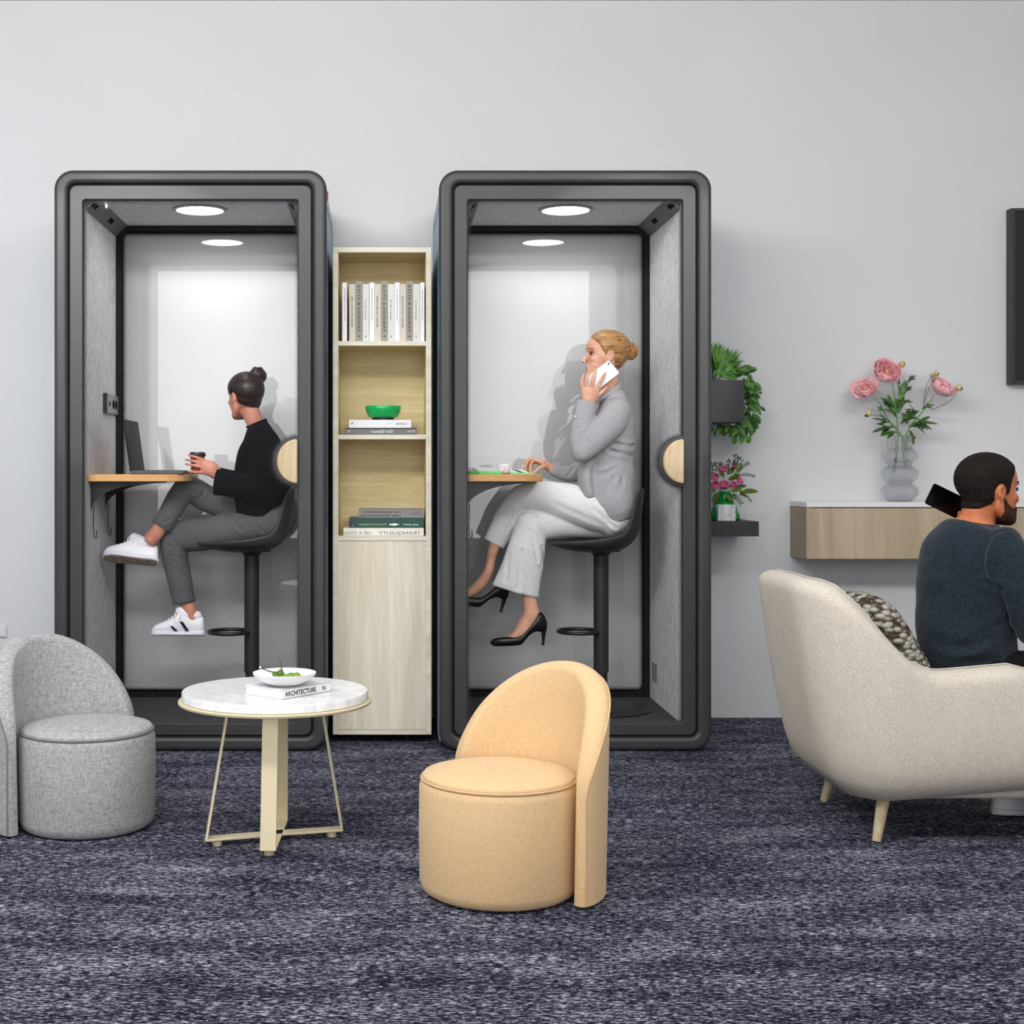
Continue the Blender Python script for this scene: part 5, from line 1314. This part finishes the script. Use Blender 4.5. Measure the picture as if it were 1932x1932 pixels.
f.tube(q, [(490, 822, -36, 24, 22), (500, 845, -50, 26, 25), (506, 885, -58, 27, 25), (500, 922, -60, 28, 25), (494, 934, -60, 20, 20)], 22, 5)
f.tube(q, [(505, 918, -60, 26, 24), (470, 920, -58, 25, 22), (436, 914, -55, 23.5, 19), (407, 909, -52, 25, 18)], 22, 5, (0, 1))
f.tube(q, [(486, 822, 34, 24, 22), (486, 850, 48, 24, 24), (470, 905, 54, 22, 22)], 20, 5); f.tube(q, [(474, 908, 54, 21, 21), (440, 904, 30, 17, 17), (412, 895, 2, 15, 14)], 20, 5, (0, 1))
W = lambda x, y, d=0: tuple(f.p(x, y, d))
cr = [(W(470, 890, -80), W(505, 925, -84), .008, .004), (W(478, 905, -80), W(512, 905, -84), .007, .004), (W(470, 860, -60), W(520, 868, -84), .007, .003), (W(455, 955, -46), W(540, 950, -46), .008, .004), (W(462, 935, -46), W(535, 925, -50), .008, .003),
      (W(486, 806, -50), W(488, 850, -76), .004, .0025), (W(520, 870, -70), W(530, 930, -50), .008, .004)]
SWT = cloth('sweater', q, 0.0042, m_swt, T, 7, 0.0028, (10, 10, 10), cr, 3.0)
ring = [f.p(484+17.5*math.cos(2*pi*k/24), 799-7*math.cos(2*pi*k/24), 3+19*math.sin(2*pi*k/24)) for k in range(24)]
MB().wire(ring, 0.0055, 8, True).build('neckband', m_swt, SWT)
m_jean = fabric('grey_denim', (76, 77, 78), (100, 102, 103), 460, bstr=0.08, big=7, sheen=0.05)
q = MB()
f.tube(q, [(548, 958, 0, 20, 42), (530, 975, 0, 33, 50), (505, 985, 0, 32, 48)], 24, 5)
f.tube(q, [(528, 968, 20, 30, 30), (490, 964, 20, 28, 28), (450, 956, 16, 26, 26), (400, 945, 8, 25.5, 25), (366, 926, 2, 24.5, 23.5), (349, 916, -2, 21, 21)], 22, 5)
f.tube(q, [(352, 917, -2, 22, 21), (338, 938, -10, 22.5, 21), (321, 967, -19, 21, 19.5), (303.5, 995, -27, 19.5, 17.5)], 22, 5, (0, 1))
f.tube(q, [(530, 986, -18, 28, 32), (480, 993, -18, 29, 32), (430, 1001, -14, 30, 31), (380, 1008, -7, 31.5, 28), (338, 1012, 0, 30, 26), (324, 1018, 0, 25, 23)], 22, 5)
f.tube(q, [(327, 1016, 0, 26, 24), (330, 1050, 0, 25, 23.5), (339, 1095, 0, 23, 20.5), (347, 1138, 0, 21.5, 18.5)], 22, 5, (0, 1))
cr = [(W(330, 1040, -26), W(352, 1046, -24), .007, .006), (W(305, 1024, -22), W(350, 1040, -26), .006, .004), (W(430, 976, -48), W(455, 1000, -48), .008, .005), (W(470, 975, -50), W(500, 1010, -50), .008, .005), (W(362, 952, -20), W(390, 925, -20), .006, .005),
      (W(333, 915, -26), W(362, 935, -26), .006, .004), (W(330, 1060, -24), W(350, 1075, -24), .006, .003), (W(338, 1100, -22), W(356, 1112, -22), .006, .003), (W(312, 985, -40), W(330, 975, -40), .006, .003)]
JE = cloth('jeans', q, 0.0040, m_jean, T, 6, 0.0022, (14, 14, 14), cr, 9.0)
for pts in ([(330, 1140), (322, 1100), (312, 1060)], ): pass
def hem(fig, parent, c, ra, rb, tang, m, name='hem', r=0.0022):
    t = Vector((tang[0], 0, -tang[1])).normalized(); n1 = t.cross(Vector((0, 1, 0))).normalized(); C0 = fig.p(*c)
    MB().wire([C0+n1*ra*fig.k*math.cos(2*pi*k/32)+Vector((0, 1, 0))*rb*fig.k*math.sin(2*pi*k/32) for k in range(32)], r, 8, True).build(name, m, parent)
hem(f, JE, (346.5, 1134, 0), 21.6, 18.6, (8, 43), m_jean); hem(f, JE, (305.5, 992, -26.5), 19.6, 17.6, (-17.5, 28), m_jean)
u = 1.01*f.k
fnB = lambda x, y, d: f.p(285+x*1.01, 1200-y*1.01, d*1.0)
sneaker(T, fnB, u, 2)
ca, sa = math.cos(math.radians(27)), math.sin(math.radians(27)); cb, sb = math.cos(math.radians(6)), math.sin(math.radians(6))
def fnA(x, y, d):
    x *= 1.05; y2 = y*ca-d*sa; d2 = y*sa+d*ca            # roll: sole turns towards the viewer
    y2, d2 = y*ca+(-d)*sa, d*ca+y*sa
    return f.p(194+x*cb-(-y2)*0+y2*sb*0.3, 1052+x*sb-y2, -30+d2)
sneaker(T, fnA, u*1.03, 0, True)

# ---------- woman in the right booth
sk_r = skin('skin_fair', (204, 148, 120), (224, 174, 146))
T = thing('person', 'blonde woman in a grey jacket and pale trousers phoning in the right booth', 'person', tuple(f.p(1170, 1010, 0)))
off = root_loc(T)
MR = head_matrix(f.p(1139, 716, 0), 93*f.k, 187, -3, 0, 1.06)
q = MB(); add_head(q, MR)
f.tube(q, [(1152, 752, 0, 24, 26), (1151, 735, 0, 17.5, 19), (1150, 715, 0, 17, 18), (1146, 698, 0, 19, 19)])
f.tube(q, [(1165, 960, 0, 32, 44), (1150, 900, 0, 36, 34), (1150, 850, 0, 36, 36), (1156, 790, 0, 34, 50), (1154, 762, 0, 24, 34), (1151, 740, 0, 17, 20)])
f.tube(q, [(1168, 780, -40, 19, 19), (1098, 850, -60, 15, 15)]); f.tube(q, [(1098, 850, -60, 15, 15), (1102, 800, -52, 13, 12), (1111, 760, -46, 10.5, 8)])
f.tube(q, [(1111, 763, -46, 11, 8), (1112, 750, -46, 14, 8), (1113.5, 735, -46, 17, 7)])
for pts in ([(1100.5, 737, -46), (1097, 721, -49), (1102, 707, -44)], [(1108, 733, -47), (1107, 715, -51), (1112, 701, -45)], [(1118, 731, -47), (1120, 712, -52), (1124, 697, -46)], [(1127, 733, -46), (1134.5, 718, -51), (1142, 703, -45)]):
    f.finger(q, pts, 4.0, 2.8)
f.finger(q, [(1120, 750, -45), (1133, 742, -41), (1144, 731, -36)], 4.6, 3.4)
f.tube(q, [(1150, 795, 42, 18, 18), (1096, 888, 48, 14, 14)]); f.tube(q, [(1096, 890, 48, 13, 13), (1066, 890, 38, 11, 10), (1038, 883, 32, 8.5, 7.5)])
f.tube(q, [(1042, 885, 32, 8.5, 7.5), (1030, 878, 29, 8, 10), (1020, 874, 27, 6.5, 12)])
for pts in ([(1024, 873, 17), (1008, 868, 16), (1001.5, 877, 15), (1000.5, 892, 14)], [(1022, 871, 25), (1003, 865, 26), (993, 874, 26), (992, 888, 26)], [(1021, 872, 32), (1004, 867, 34), (996, 876, 35), (996, 890, 35)], [(1021, 874, 38), (1008, 872, 41), (1002, 880, 42), (1001, 891, 42)], [(1030, 880, 18), (1019, 882, 8), (1008, 892, 6)]):
    f.finger(q, pts, 3.8, 2.6)
f.tube(q, [(1155, 980, -14, 26, 24), (1060, 950, -6, 21, 21), (985, 942, 10, 19, 18)]); f.tube(q, [(985, 942, 10, 18, 18), (955, 985, 20, 15, 15), (933, 1030, 24, 11, 10.5), (926, 1058, 24, 8.5, 9), (921, 1080, 24, 9.5, 10), (905, 1104, 24, 11, 11), (882, 1121, 24, 8, 11), (862, 1128, 24, 6, 9)])
f.tube(q, [(1150, 990, 18, 24, 24), (1070, 985, 10, 20, 20), (1000, 985, -2, 18, 18)]); f.tube(q, [(1000, 985, -4, 18, 18), (992, 1050, -8, 16, 16), (996, 1105, -6, 12.5, 12), (1000, 1135, -6, 13.5, 11.5), (1003, 1158, -6, 15, 12), (990, 1182, -6, 15, 13), (968, 1203, -6, 8, 12), (946, 1210, -6, 6, 9)])
me = remeshed(q, 0.0024, 5, 0.6, off, 'body'); carve(me, MR, off, 93*f.k); lip_faces(me, MR, off)
mesh_object('body', me, [sk_r, m_lip], T)
h_r = hairm('blonde_hair', (104, 70, 38), (186, 140, 86), (7, 80, 170), (0, 0.15, 0))
lo_tab = [(-0.5, 0.12), (-0.3, 0.16), (-0.16, 0.24), (-0.05, 0.50), (0.06, 0.44), (0.13, 0.56), (0.20, 0.68), (0.30, 0.80), (0.5, 0.86)]
HR = hair_shell('hair', me, MR, off, [(0.1, 0.6), (0.78, 0.30), (0.86, 0.30), (1.1, 0.6)], 0.030, h_r, T, lo=lo_tab)
q = MB(); c = f.p(1191, 663, 0)
pts = [c+Vector((0.006*math.cos(3*pi*k/20), 0.020*math.sin(2*pi*k/20)*1.0, 0.026*math.cos(2*pi*k/20))) for k in range(20)]
q.wire(pts, 0.0105, 10, True); q.ell(c+Vector((0.006, 0, 0.002)), (0.014, 0.020, 0.022)); q.ell(c+Vector((-0.012, 0, 0.0)), (0.016, 0.026, 0.032))
q.wire([c+Vector((0.016, -0.010, 0.022)), c+Vector((0.022, -0.012, 0)), c+Vector((0.014, -0.006, -0.022))], 0.0065, 8, sm=4)
me2 = remeshed(q, 0.0026, 2, 0.5, off, 'hair_bun'); mesh_object('hair_bun', me2, hairm('blonde_bun', (98, 62, 30), (180, 130, 74), (170, 60, 20)), HR)
eyes(T, MR, (1, -1), m_brow_b)
nb = MR @ Vector((0.435, 0.028, 0.312)); MB().ell(nb, (0.0022, 0.0018, 0.0014)).build('nostril', m_nostril, T)
m_jk = fabric('mauve_grey_suiting', (154, 151, 155), (170, 167, 171), 420, bstr=0.06, big=6, sheen=0.05)
q = MB()
f.tube(q, [(1163, 964, 0, 43, 57), (1155, 938, 0, 49, 55), (1147, 895, 0, 50, 47), (1145, 862, 0, 47.5, 45), (1152, 822, 0, 46.5, 50), (1158, 788, 0, 38.5, 56), (1158, 765, 0, 29, 50), (1155, 748, 0, 24.5, 34), (1152, 738, 0, 20, 24)], 28, 5, (0, 1))
f.tube(q, [(1110, 935, -20, 14, 26), (1104, 905, -16, 14, 30), (1108, 870, -10, 14, 30)], 20, 5)
f.tube(q, [(1165, 772, -34, 27, 24), (1152, 798, -50, 28, 25), (1124, 827, -58, 26, 23), (1100, 848, -61, 23, 21), (1094, 856, -61, 18, 18)], 24, 5)
f.tube(q, [(1099, 856, -61, 21, 20), (1095, 835, -59, 21.5, 20), (1098, 805, -54, 20.5, 18), (1103, 780, -50, 20, 16.5), (1107, 759, -46, 20.5, 15.5)], 24, 5, (0, 1))
f.tube(q, [(1156, 780, 36, 24, 22), (1136, 820, 46, 23, 21), (1110, 862, 50, 21, 20), (1096, 886, 49, 19, 18)], 20, 5)
f.tube(q, [(1100, 888, 49, 19, 18), (1072, 893, 40, 16, 15), (1050, 888, 34, 12.5, 12), (1039, 884, 32, 11, 10)], 20, 5, (0, 1))
cr = [(W(1095, 800, -76), W(1118, 815, -80), .006, .005), (W(1100, 815, -78), W(1112, 838, -84), .006, .005), (W(1160, 838, -50), W(1198, 842, -20), .009, .009), (W(1150, 850, -50), W(1194, 862, -20), .009, .006), (W(1120, 800, -70), W(1160, 775, -76), .008, .004), (W(1084, 850, -80), W(1100, 815, -78), .006, .004),
      (W(1110, 880, -46), W(1160, 850, -50), .008, .004), (W(1118, 905, -46), W(1170, 880, -48), .010, .003), (W(1130, 945, -46), W(1160, 900, -50), .010, .004), (W(1160, 950, -48), W(1175, 905, -46), .010, .003), (W(1070, 900, 24), W(1085, 880, 30), .006, .003)]
JK = cloth('jacket', q, 0.0042, m_jk, T, 6, 0.0024, (10, 10, 10), cr, 21.0)
q = MB(); col = [(1126, 764, 0), (1134, 752, -16), (1148, 741, -23), (1162, 730, -17), (1168, 723, 0), (1162, 730, 17), (1148, 741, 23), (1134, 752, 16)]
cp = smooth_path([f.p(*c_) for c_ in col], 4, True); rows = []
for i, p_ in enumerate(cp):
    o_ = (p_-f.p(1148, 742, 0)); o_.z = 0; o_.normalize()
    rows.append([p_+Vector((0, 0, 0.006)), p_+Vector((0, 0, 0.010))+o_*0.003, p_+o_*0.009+Vector((0, 0, 0.002)), p_+o_*0.015+Vector((0.0, 0, -0.016))])
q.grid(rows, closed_v=True); q.build('collar', m_jk, JK, solid=0.003, subsurf=1, smooth=180)
MB().cyl(f.p(1085, 785.5, -67), f.p(1085, 785.5, -72), 0.0032, seg=16).build('cuff_button', m_china, JK)
MB().wire([f.p(1118, 884, -47.5), f.p(1134, 887, -49.5), f.p(1149, 885, -50)], 0.0012, 6, sm=4).build('pocket_flap', m_jk, JK)
hem(f, JK, (1107, 760.5, -46.3), 20.4, 15.3, (4, -21), m_jk, 'cuff_edge', 0.0018)
m_tr = fabric('pale_grey_trouser_cloth', (204, 207, 208), (228, 230, 230), 420, bstr=0.08, big=5)
q = MB()
f.tube(q, [(1178, 955, 0, 20, 42), (1168, 974, 0, 31, 46), (1150, 987, 0, 30, 46)], 24, 5)
f.tube(q, [(1165, 976, -14, 33, 30), (1120, 963, -13, 37, 31), (1070, 947, -8, 36, 31), (1020, 939, 2, 31, 29), (985, 941, 10, 27, 25), (972, 948, 12, 20, 20)], 24, 5)
f.tube(q, [(984, 944, 11, 27, 24), (962, 972, 18, 26, 20), (944, 1004, 23, 24, 15), (932, 1026, 25, 21, 12.5)], 22, 5, (0, 1))
f.tube(q, [(1150, 990, 18, 26, 30), (1080, 986, 12, 28, 28), (1030, 988, 4, 30, 26), (1004, 990, -2, 27, 24)], 22, 5)
f.tube(q, [(1003, 985, -3, 29, 25), (994, 1030, -8, 35, 23), (984, 1075, -9, 40, 20), (972, 1117, -9, 46, 17)], 24, 5, (0, 1))
cr = [(W(972, 962, -18), W(1010, 968, -24), .006, .008), (W(1010, 968, -28), W(1080, 1000, -34), .006, .008), (W(1000, 1000, -30), W(1016, 1060, -28), .008, .006), (W(960, 1010, -26), W(955, 1095, -24), .010, .004), (W(1120, 960, -46), W(1165, 1000, -46), .008, .005), (W(1045, 950, -38), W(1130, 990, -44), .012, .003),
      (W(968, 960, -4), W(956, 1005, 6), .006, .004), (W(985, 1040, -28), W(978, 1110, -26), .010, .004), (W(1020, 1030, -20), W(1028, 1066, -10), .008, .005), (W(1140, 955, -50), W(1180, 975, -40), .008, .004)]
TRS = cloth('trousers', q, 0.0042, m_tr, T, 6, 0.0024, (9, 9, 9), cr, 33.0)
hem(f, TRS, (973.5, 1112, -9), 45, 16.8, (-12, 42), m_tr); hem(f, TRS, (933, 1024, 25), 21, 12.6, (-12, 22), m_tr)
m_pump = plain('black_leather', (14, 14, 15), 0.35, 0, 0.5)
def pump(T, fn):
    q = MB(); rows = [(925, 1210, 1214, 4), (932, 1205, 1219, 9), (945, 1202.5, 1219.5, 13), (960, 1201, 1219, 15), (975, 1199.5, 1218, 15), (984, 1197, 1216, 14.5), (992, 1189, 1207, 13.5), (1000, 1179, 1198, 13.5), (1010, 1166, 1192, 13.5), (1018, 1155, 1192, 12.5), (1026, 1160, 1192, 10), (1032, 1173, 1188, 5)]
    slices(q, [(x, -a, -b, h) for x, a, b, h in rows], lambda x, y, d: fn(x, -y, d))
    S = q.build('pump', m_pump, T, smooth=180)
    k = f.k
    MB().tube([(fn(1025, 1180, 0), 7*k, 7.5*k), (fn(1025.5, 1195, 0), 4.2*k, 5*k), (fn(1025, 1208, 0), 2.7*k, 3*k), (fn(1024.5, 1216, 0), 2.8*k, 3.2*k)], 14, 4).build('heel', m_pump, S)
pump(T, lambda x, y, d: f.p(x, y, d-6))
c12, s12 = math.cos(math.radians(12)), math.sin(math.radians(12))
pump(T, lambda x, y, d: f.p(961+(x-1032)*c12-(y-1175)*s12, 1115+(x-1032)*s12+(y-1175)*c12, d+24))
# her phone
PH = thing('smartphone', 'white smartphone held to the ear by the blonde woman', 'phone', tuple(f.p(1131, 712, -40)))
cn = [(1148.5, 679.5), (1169, 703.5), (1114.5, 746.5), (1093.5, 721.5)]
m_wph = plain('white_phone_glass', (236, 240, 240), 0.2, var=0.01)
def rcorner(cn, r=0.12):
    out = []
    for i in range(4):
        a, b, c = Vector(cn[i-1]), Vector(cn[i]), Vector(cn[(i+1) % 4]); l1 = (a-b).normalized(); l2 = (c-b).normalized()
        for k in range(5):
            t = k/4; p_ = (b+l1*r*(1-t))*(1-t)+(b+l2*r*t)*t; p_ = b+l1*r*(1-t)**2+l2*r*t**2; out.append((p_.x, p_.y))
    return out
def slabpx(fig, cn, d0, d1, r):
    rc = rcorner(cn, r); q = MB(); n = len(rc); vs = [fig.p(x, y, d0) for x, y in rc]+[fig.p(x, y, d1) for x, y in rc]
    q.add(vs, [list(range(n)), list(range(2*n-1, n-1, -1))]+[(i, (i+1) % n, (i+1) % n+n, i+n) for i in range(n)]); return q
slabpx(f, cn, -43.5, -39.5, 4).build('phone_body', m_wph, PH, bevel=0.0012)
MB().cyl(f.p(1148.3, 686, -43.5), f.p(1148.3, 686, -44.2), 0.0034, seg=16).build('camera_lens', m_hole, PH)
MB().cyl(f.p(1145.3, 688.5, -43.5), f.p(1145.3, 688.5, -44.0), 0.0014, seg=12).build('flash', m_inkm, PH)

# ---------- man in the armchair
g = Fig(4.17)
sk_m = skin('skin_warm_brown', (186, 104, 66), (212, 130, 86))
T = thing('person', 'bearded man in a dark blue sweater sitting in the cream armchair', 'person', (1.72, 4.17, 0.37))
off = root_loc(T)
MM = head_matrix(g.p(1865, 989, 0), 135*g.k, 9, 2, 0, 1.0)
q = MB(); add_head(q, MM, True)
g.tube(q, [(1836, 1015, 8, 48, 46), (1843, 985, 4, 34, 34), (1849, 955, 0, 30, 31), (1853, 930, 0, 28, 31)])
g.tube(q, [(1826, 1250, 0, 58, 50), (1824, 1180, 0, 72, 58), (1824, 1100, 0, 72, 62), (1828, 1035, 0, 68, 74), (1836, 1005, 4, 44, 44)])
g.tube(q, [(1893, 1035, -55, 30, 28), (1950, 1190, -78, 24, 24)]); g.tube(q, [(1950, 1190, -78, 24, 24), (2030, 1180, -40, 20, 18), (2090, 1158, 0, 14, 12)])
g.tube(q, [(2085, 1160, -2, 15, 12), (2110, 1150, 8, 20, 11), (2130, 1144, 12, 18, 9)])
for k_, yy in enumerate((1132, 1140, 1149, 1158)): g.finger(q, [(2126, yy, 10), (2146, yy-2, 14), (2160, yy+6, 18)], 5.4, 4.2)
g.finger(q, [(2100, 1140, 2), (2118, 1126, -2), (2134, 1122, 0)], 6, 4.6)
g.tube(q, [(1775, 1035, 58, 28, 28), (1788, 1095, 104, 24, 24)]); g.tube(q, [(1788, 1095, 104, 22, 22), (1806, 1040, 96, 17, 17), (1822, 995, 84, 12, 13)])
g.tube(q, [(1820, 1000, 84, 13, 13), (1826, 982, 80, 16, 10), (1830, 968, 78, 16, 8)])
for k_, xx in enumerate((1818, 1826, 1834, 1842)): g.finger(q, [(xx, 972, 80), (xx-1, 955, 82), (xx, 944, 78)], 5.0, 4.0)
g.finger(q, [(1816, 990, 76), (1808, 978, 68), (1810, 966, 66)], 5.6, 4.4)
g.tube(q, [(1830, 1268, -32, 28, 28), (1940, 1266, -40, 26, 26), (2055, 1285, -40, 26, 26)]); g.tube(q, [(2055, 1285, -40, 25, 25), (2010, 1390, -20, 20, 20), (1968, 1478, 0, 14, 14), (1962, 1500, 2, 14, 14)])
g.tube(q, [(1830, 1262, 34, 36, 34), (1940, 1262, 30, 30, 30), (2050, 1285, 28, 26, 26)]); g.tube(q, [(2050, 1285, 28, 25, 25), (1985, 1390, 40, 20, 20), (1918, 1470, 52, 14, 14), (1905, 1495, 54, 14, 14)])
me = remeshed(q, 0.0030, 5, 0.6, off, 'body'); carve(me, MM, off, 135*g.k); lip_faces(me, MM, off)
mesh_object('body', me, [sk_m, m_lip], T)
def crop(name, c0, c1):
    N = NT(name); f_ = N.noise(N.coords(), 200, 2, 0.6)
    N.bsdf(N.ramp(f_, [(0.35, c0), (0.68, c1)]), 0.85, 0, 0.2, bump=f_, bstr=1.0, bdist=0.003); return N.m
m_crop = crop('short_black_hair', (12, 9, 9), (44, 33, 30)); m_beard = crop('dark_beard', (30, 18, 14), (84, 52, 38))
lo_tab = [(-0.5, 0.20), (-0.25, 0.20), (-0.12, 0.27), (-0.08, 0.34), (-0.03, 0.5), (0.05, 0.40), (0.10, 0.42), (0.13, 0.60), (0.20, 0.70), (0.27, 0.79), (0.5, 0.86)]
hair_shell('hair', me, MM, off, [(0.1, 0.6), (0.74, 0.34), (0.84, 0.36), (1.1, 0.6)], 0.022, m_crop, T, lo=lo_tab, ramp=0.05)
# beard: below the cheek line, in front of the ear
Mi = MM.inverted(); D = {}
vs = []; fs = []; vm = {}
def bd(p):
    if p.x < 0.02 or p.z > 0.42 or p.z < -0.02: return -1
    cheek = interp([(0.0, 0.42), (0.08, 0.36), (0.16, 0.28), (0.26, 0.235), (0.34, 0.275), (0.40, 0.285), (0.6, 0.28)], p.x)
    d = min(cheek-p.z, p.x-(0.03-0.0*p.z), 0.44-p.x if p.z > 0.28 else 1)
    if p.x > 0.34 and abs(p.y) < 0.09: d = min(d, ((p.y/0.085)**2+((p.z-0.201)/0.045)**2-1)*0.05)
    return d
for i, v in enumerate(me.vertices):
    p_ = Mi @ (v.co+off)
    if -0.1 < p_.x < 0.6 and abs(p_.y) < 0.4 and -0.05 < p_.z < 0.5: D[i] = bd(p_)
for fc in me.polygons:
    if all(D.get(i, -1) > 0 for i in fc.vertices):
        idx = []
        for i in fc.vertices:
            if i not in vm:
                t = min(1, D[i]/0.05); v = me.vertices[i]; vm[i] = len(vs); vs.append(tuple(v.co+v.normal*(0.0006+0.022*135*g.k*t)))
            idx.append(vm[i])
        fs.append(idx)
m2 = bpy.data.meshes.new('beard'); m2.from_pydata(vs, [], fs); m2.update(); mesh_object('beard', m2, m_beard, T)
eyes(T, MM, (1, -1), m_brow_d)
m_sw2 = fabric('dark_blue_heather', (14, 21, 27), (42, 54, 65), 330, bstr=0.25, warp=2.5)
W = lambda x, y, d=0: tuple(g.p(x, y, d))
q = MB()
g.tube(q, [(1834, 1272, 0, 80, 66), (1828, 1240, 0, 88, 72), (1822, 1190, 0, 91, 74), (1822, 1130, 0, 90, 76), (1826, 1080, 0, 90, 82), (1830, 1040, 0, 84, 86), (1836, 1012, 2, 66, 74), (1842, 994, 4, 46, 50), (1844, 984, 4, 38, 39)], 32, 5, (0, 1))
g.tube(q, [(1888, 1022, -44, 38, 34), (1903, 1050, -60, 40, 36), (1918, 1095, -70, 38, 35), (1938, 1150, -77, 34, 32), (1950, 1188, -78, 30, 29)], 24, 5)
g.tube(q, [(1944, 1188, -78, 30, 29), (1985, 1190, -62, 27, 26), (2040, 1178, -34, 24, 22), (2082, 1162, -4, 20, 18)], 22, 5, (0, 1))
g.tube(q, [(1780, 1030, 46, 34, 32), (1778, 1062, 78, 32, 32), (1786, 1098, 104, 28, 28)], 22, 5); g.tube(q, [(1788, 1098, 104, 27, 27), (1804, 1048, 97, 22, 22), (1818, 1008, 87, 17, 17)], 22, 5, (0, 1))
cr = [(W(1735, 1095, -40), W(1800, 1100, -86), .014, .007), (W(1732, 1140, -40), W(1790, 1150, -80), .014, .008), (W(1732, 1170, -40), W(1800, 1185, -80), .014, .008), (W(1740, 1210, -40), W(1840, 1225, -80), .016, .006), (W(1800, 1235, -76), W(1900, 1165, -60), .016, .007), (W(1850, 1215, -78), W(1908, 1185, -50), .012, .006),
      (W(1860, 1100, -86), W(1890, 1110, -84), .010, .008), (W(1872, 1040, -84), W(1868, 1085, -88), .005, .003), (W(1780, 1250, -70), W(1880, 1245, -70), .012, .006), (W(1896, 1110, -80), W(1905, 1160, -70), .012, .008)]
SW = cloth('sweater', q, 0.0052, m_sw2, T, 6, 0.0045, (8, 8, 10), cr, 51.0)
MB().wire([g.p(1839+42*math.cos(2*pi*k/32), 991+8*math.cos(2*pi*k/32), 4+42*math.sin(2*pi*k/32)) for k in range(32)], 0.0065, 8, True).build('neckband', m_sw2, SW)
m_sm = plain('light_seam', (62, 76, 86), 0.8)
dg_me = SW.data
def snap(pts, out=0.002):
    """lay a seam on the garment: nearest surface point seen from the room side"""
    from mathutils.bvhtree import BVHTree
    bv = BVHTree.FromPolygons([v.co for v in SW.data.vertices], [tuple(p_.vertices) for p_ in SW.data.polygons]); r = []
    for p_ in pts:
        o_ = Vector(p_)-off; d_ = Vector((o_.x+off.x, o_.y+off.y, 0)).normalized()
        h = bv.ray_cast(o_-d_*0.5, d_)
        if h[0] is not None: r.append(h[0]+off-d_*out)
    return r
sp = snap([g.p(x, y, -60) for x, y in catmull([(1897, 1003), (1882, 1008), (1870, 1020), (1862, 1040), (1859, 1062), (1862, 1082), (1872, 1096)], 4)], 0.0008)
MB().wire(sp, 0.0014, 6).build('shoulder_seam', m_sm, SW)
m_bt = fabric('black_trouser_cloth', (12, 12, 14), (26, 26, 29), 330, bstr=0.1, sheen=0.0)
q = MB()
g.tube(q, [(1800, 1262, 0, 44, 66), (1850, 1268, 0, 42, 72)], 24, 5)
g.tube(q, [(1830, 1266, -34, 42, 38), (1940, 1266, -40, 37, 36), (2055, 1286, -40, 32, 32)], 22, 5); g.tube(q, [(2056, 1286, -40, 31, 31), (2012, 1390, -20, 27, 27), (1968, 1478, 0, 23, 23)], 22, 5, (0, 1))
g.tube(q, [(1830, 1266, 34, 42, 38), (1940, 1266, 30, 37, 36), (2050, 1286, 28, 32, 32)], 22, 5); g.tube(q, [(2050, 1286, 28, 31, 31), (1986, 1390, 40, 27, 27), (1918, 1470, 52, 23, 23)], 22, 5, (0, 1))
cloth('trousers', q, 0.0055, m_bt, T, 5, 0.003, (12, 12, 12), [(W(1915, 1245, -70), W(1935, 1275, -70), .008, .006), (W(1930, 1240, -72), W(1950, 1272, -72), .008, .006)], 61.0)
u2 = 0.00235
def sh(hx, hy, ang):
    c_, s_ = math.cos(ang), math.sin(ang)
    return lambda x, y, d: Vector((hx+(100-x)*u2*c_-d*u2*s_, hy+(100-x)*u2*s_+d*u2*c_, 0.001+y*u2))
m_gs = plain('pale_grey_sneaker', (214, 216, 220), 0.5)
sneaker(T, sh((1866-722)*4.27/F, 4.25, -0.12), u2, 0, False, m_gs); sneaker(T, sh((1924-722)*4.12/F, 4.08, -0.12), u2, 0, False, m_gs)
PH = thing('smartphone', 'black smartphone sticking out behind the bearded man\'s neck', 'phone', tuple(g.p(1795, 950, 68)))
slabpx(g, [(1762, 911), (1844, 951), (1825.5, 989), (1743.5, 949)], 64, 69, 5).build('phone_body', plain('black_phone_glass', (6, 6, 7), 0.15), PH, bevel=0.001)
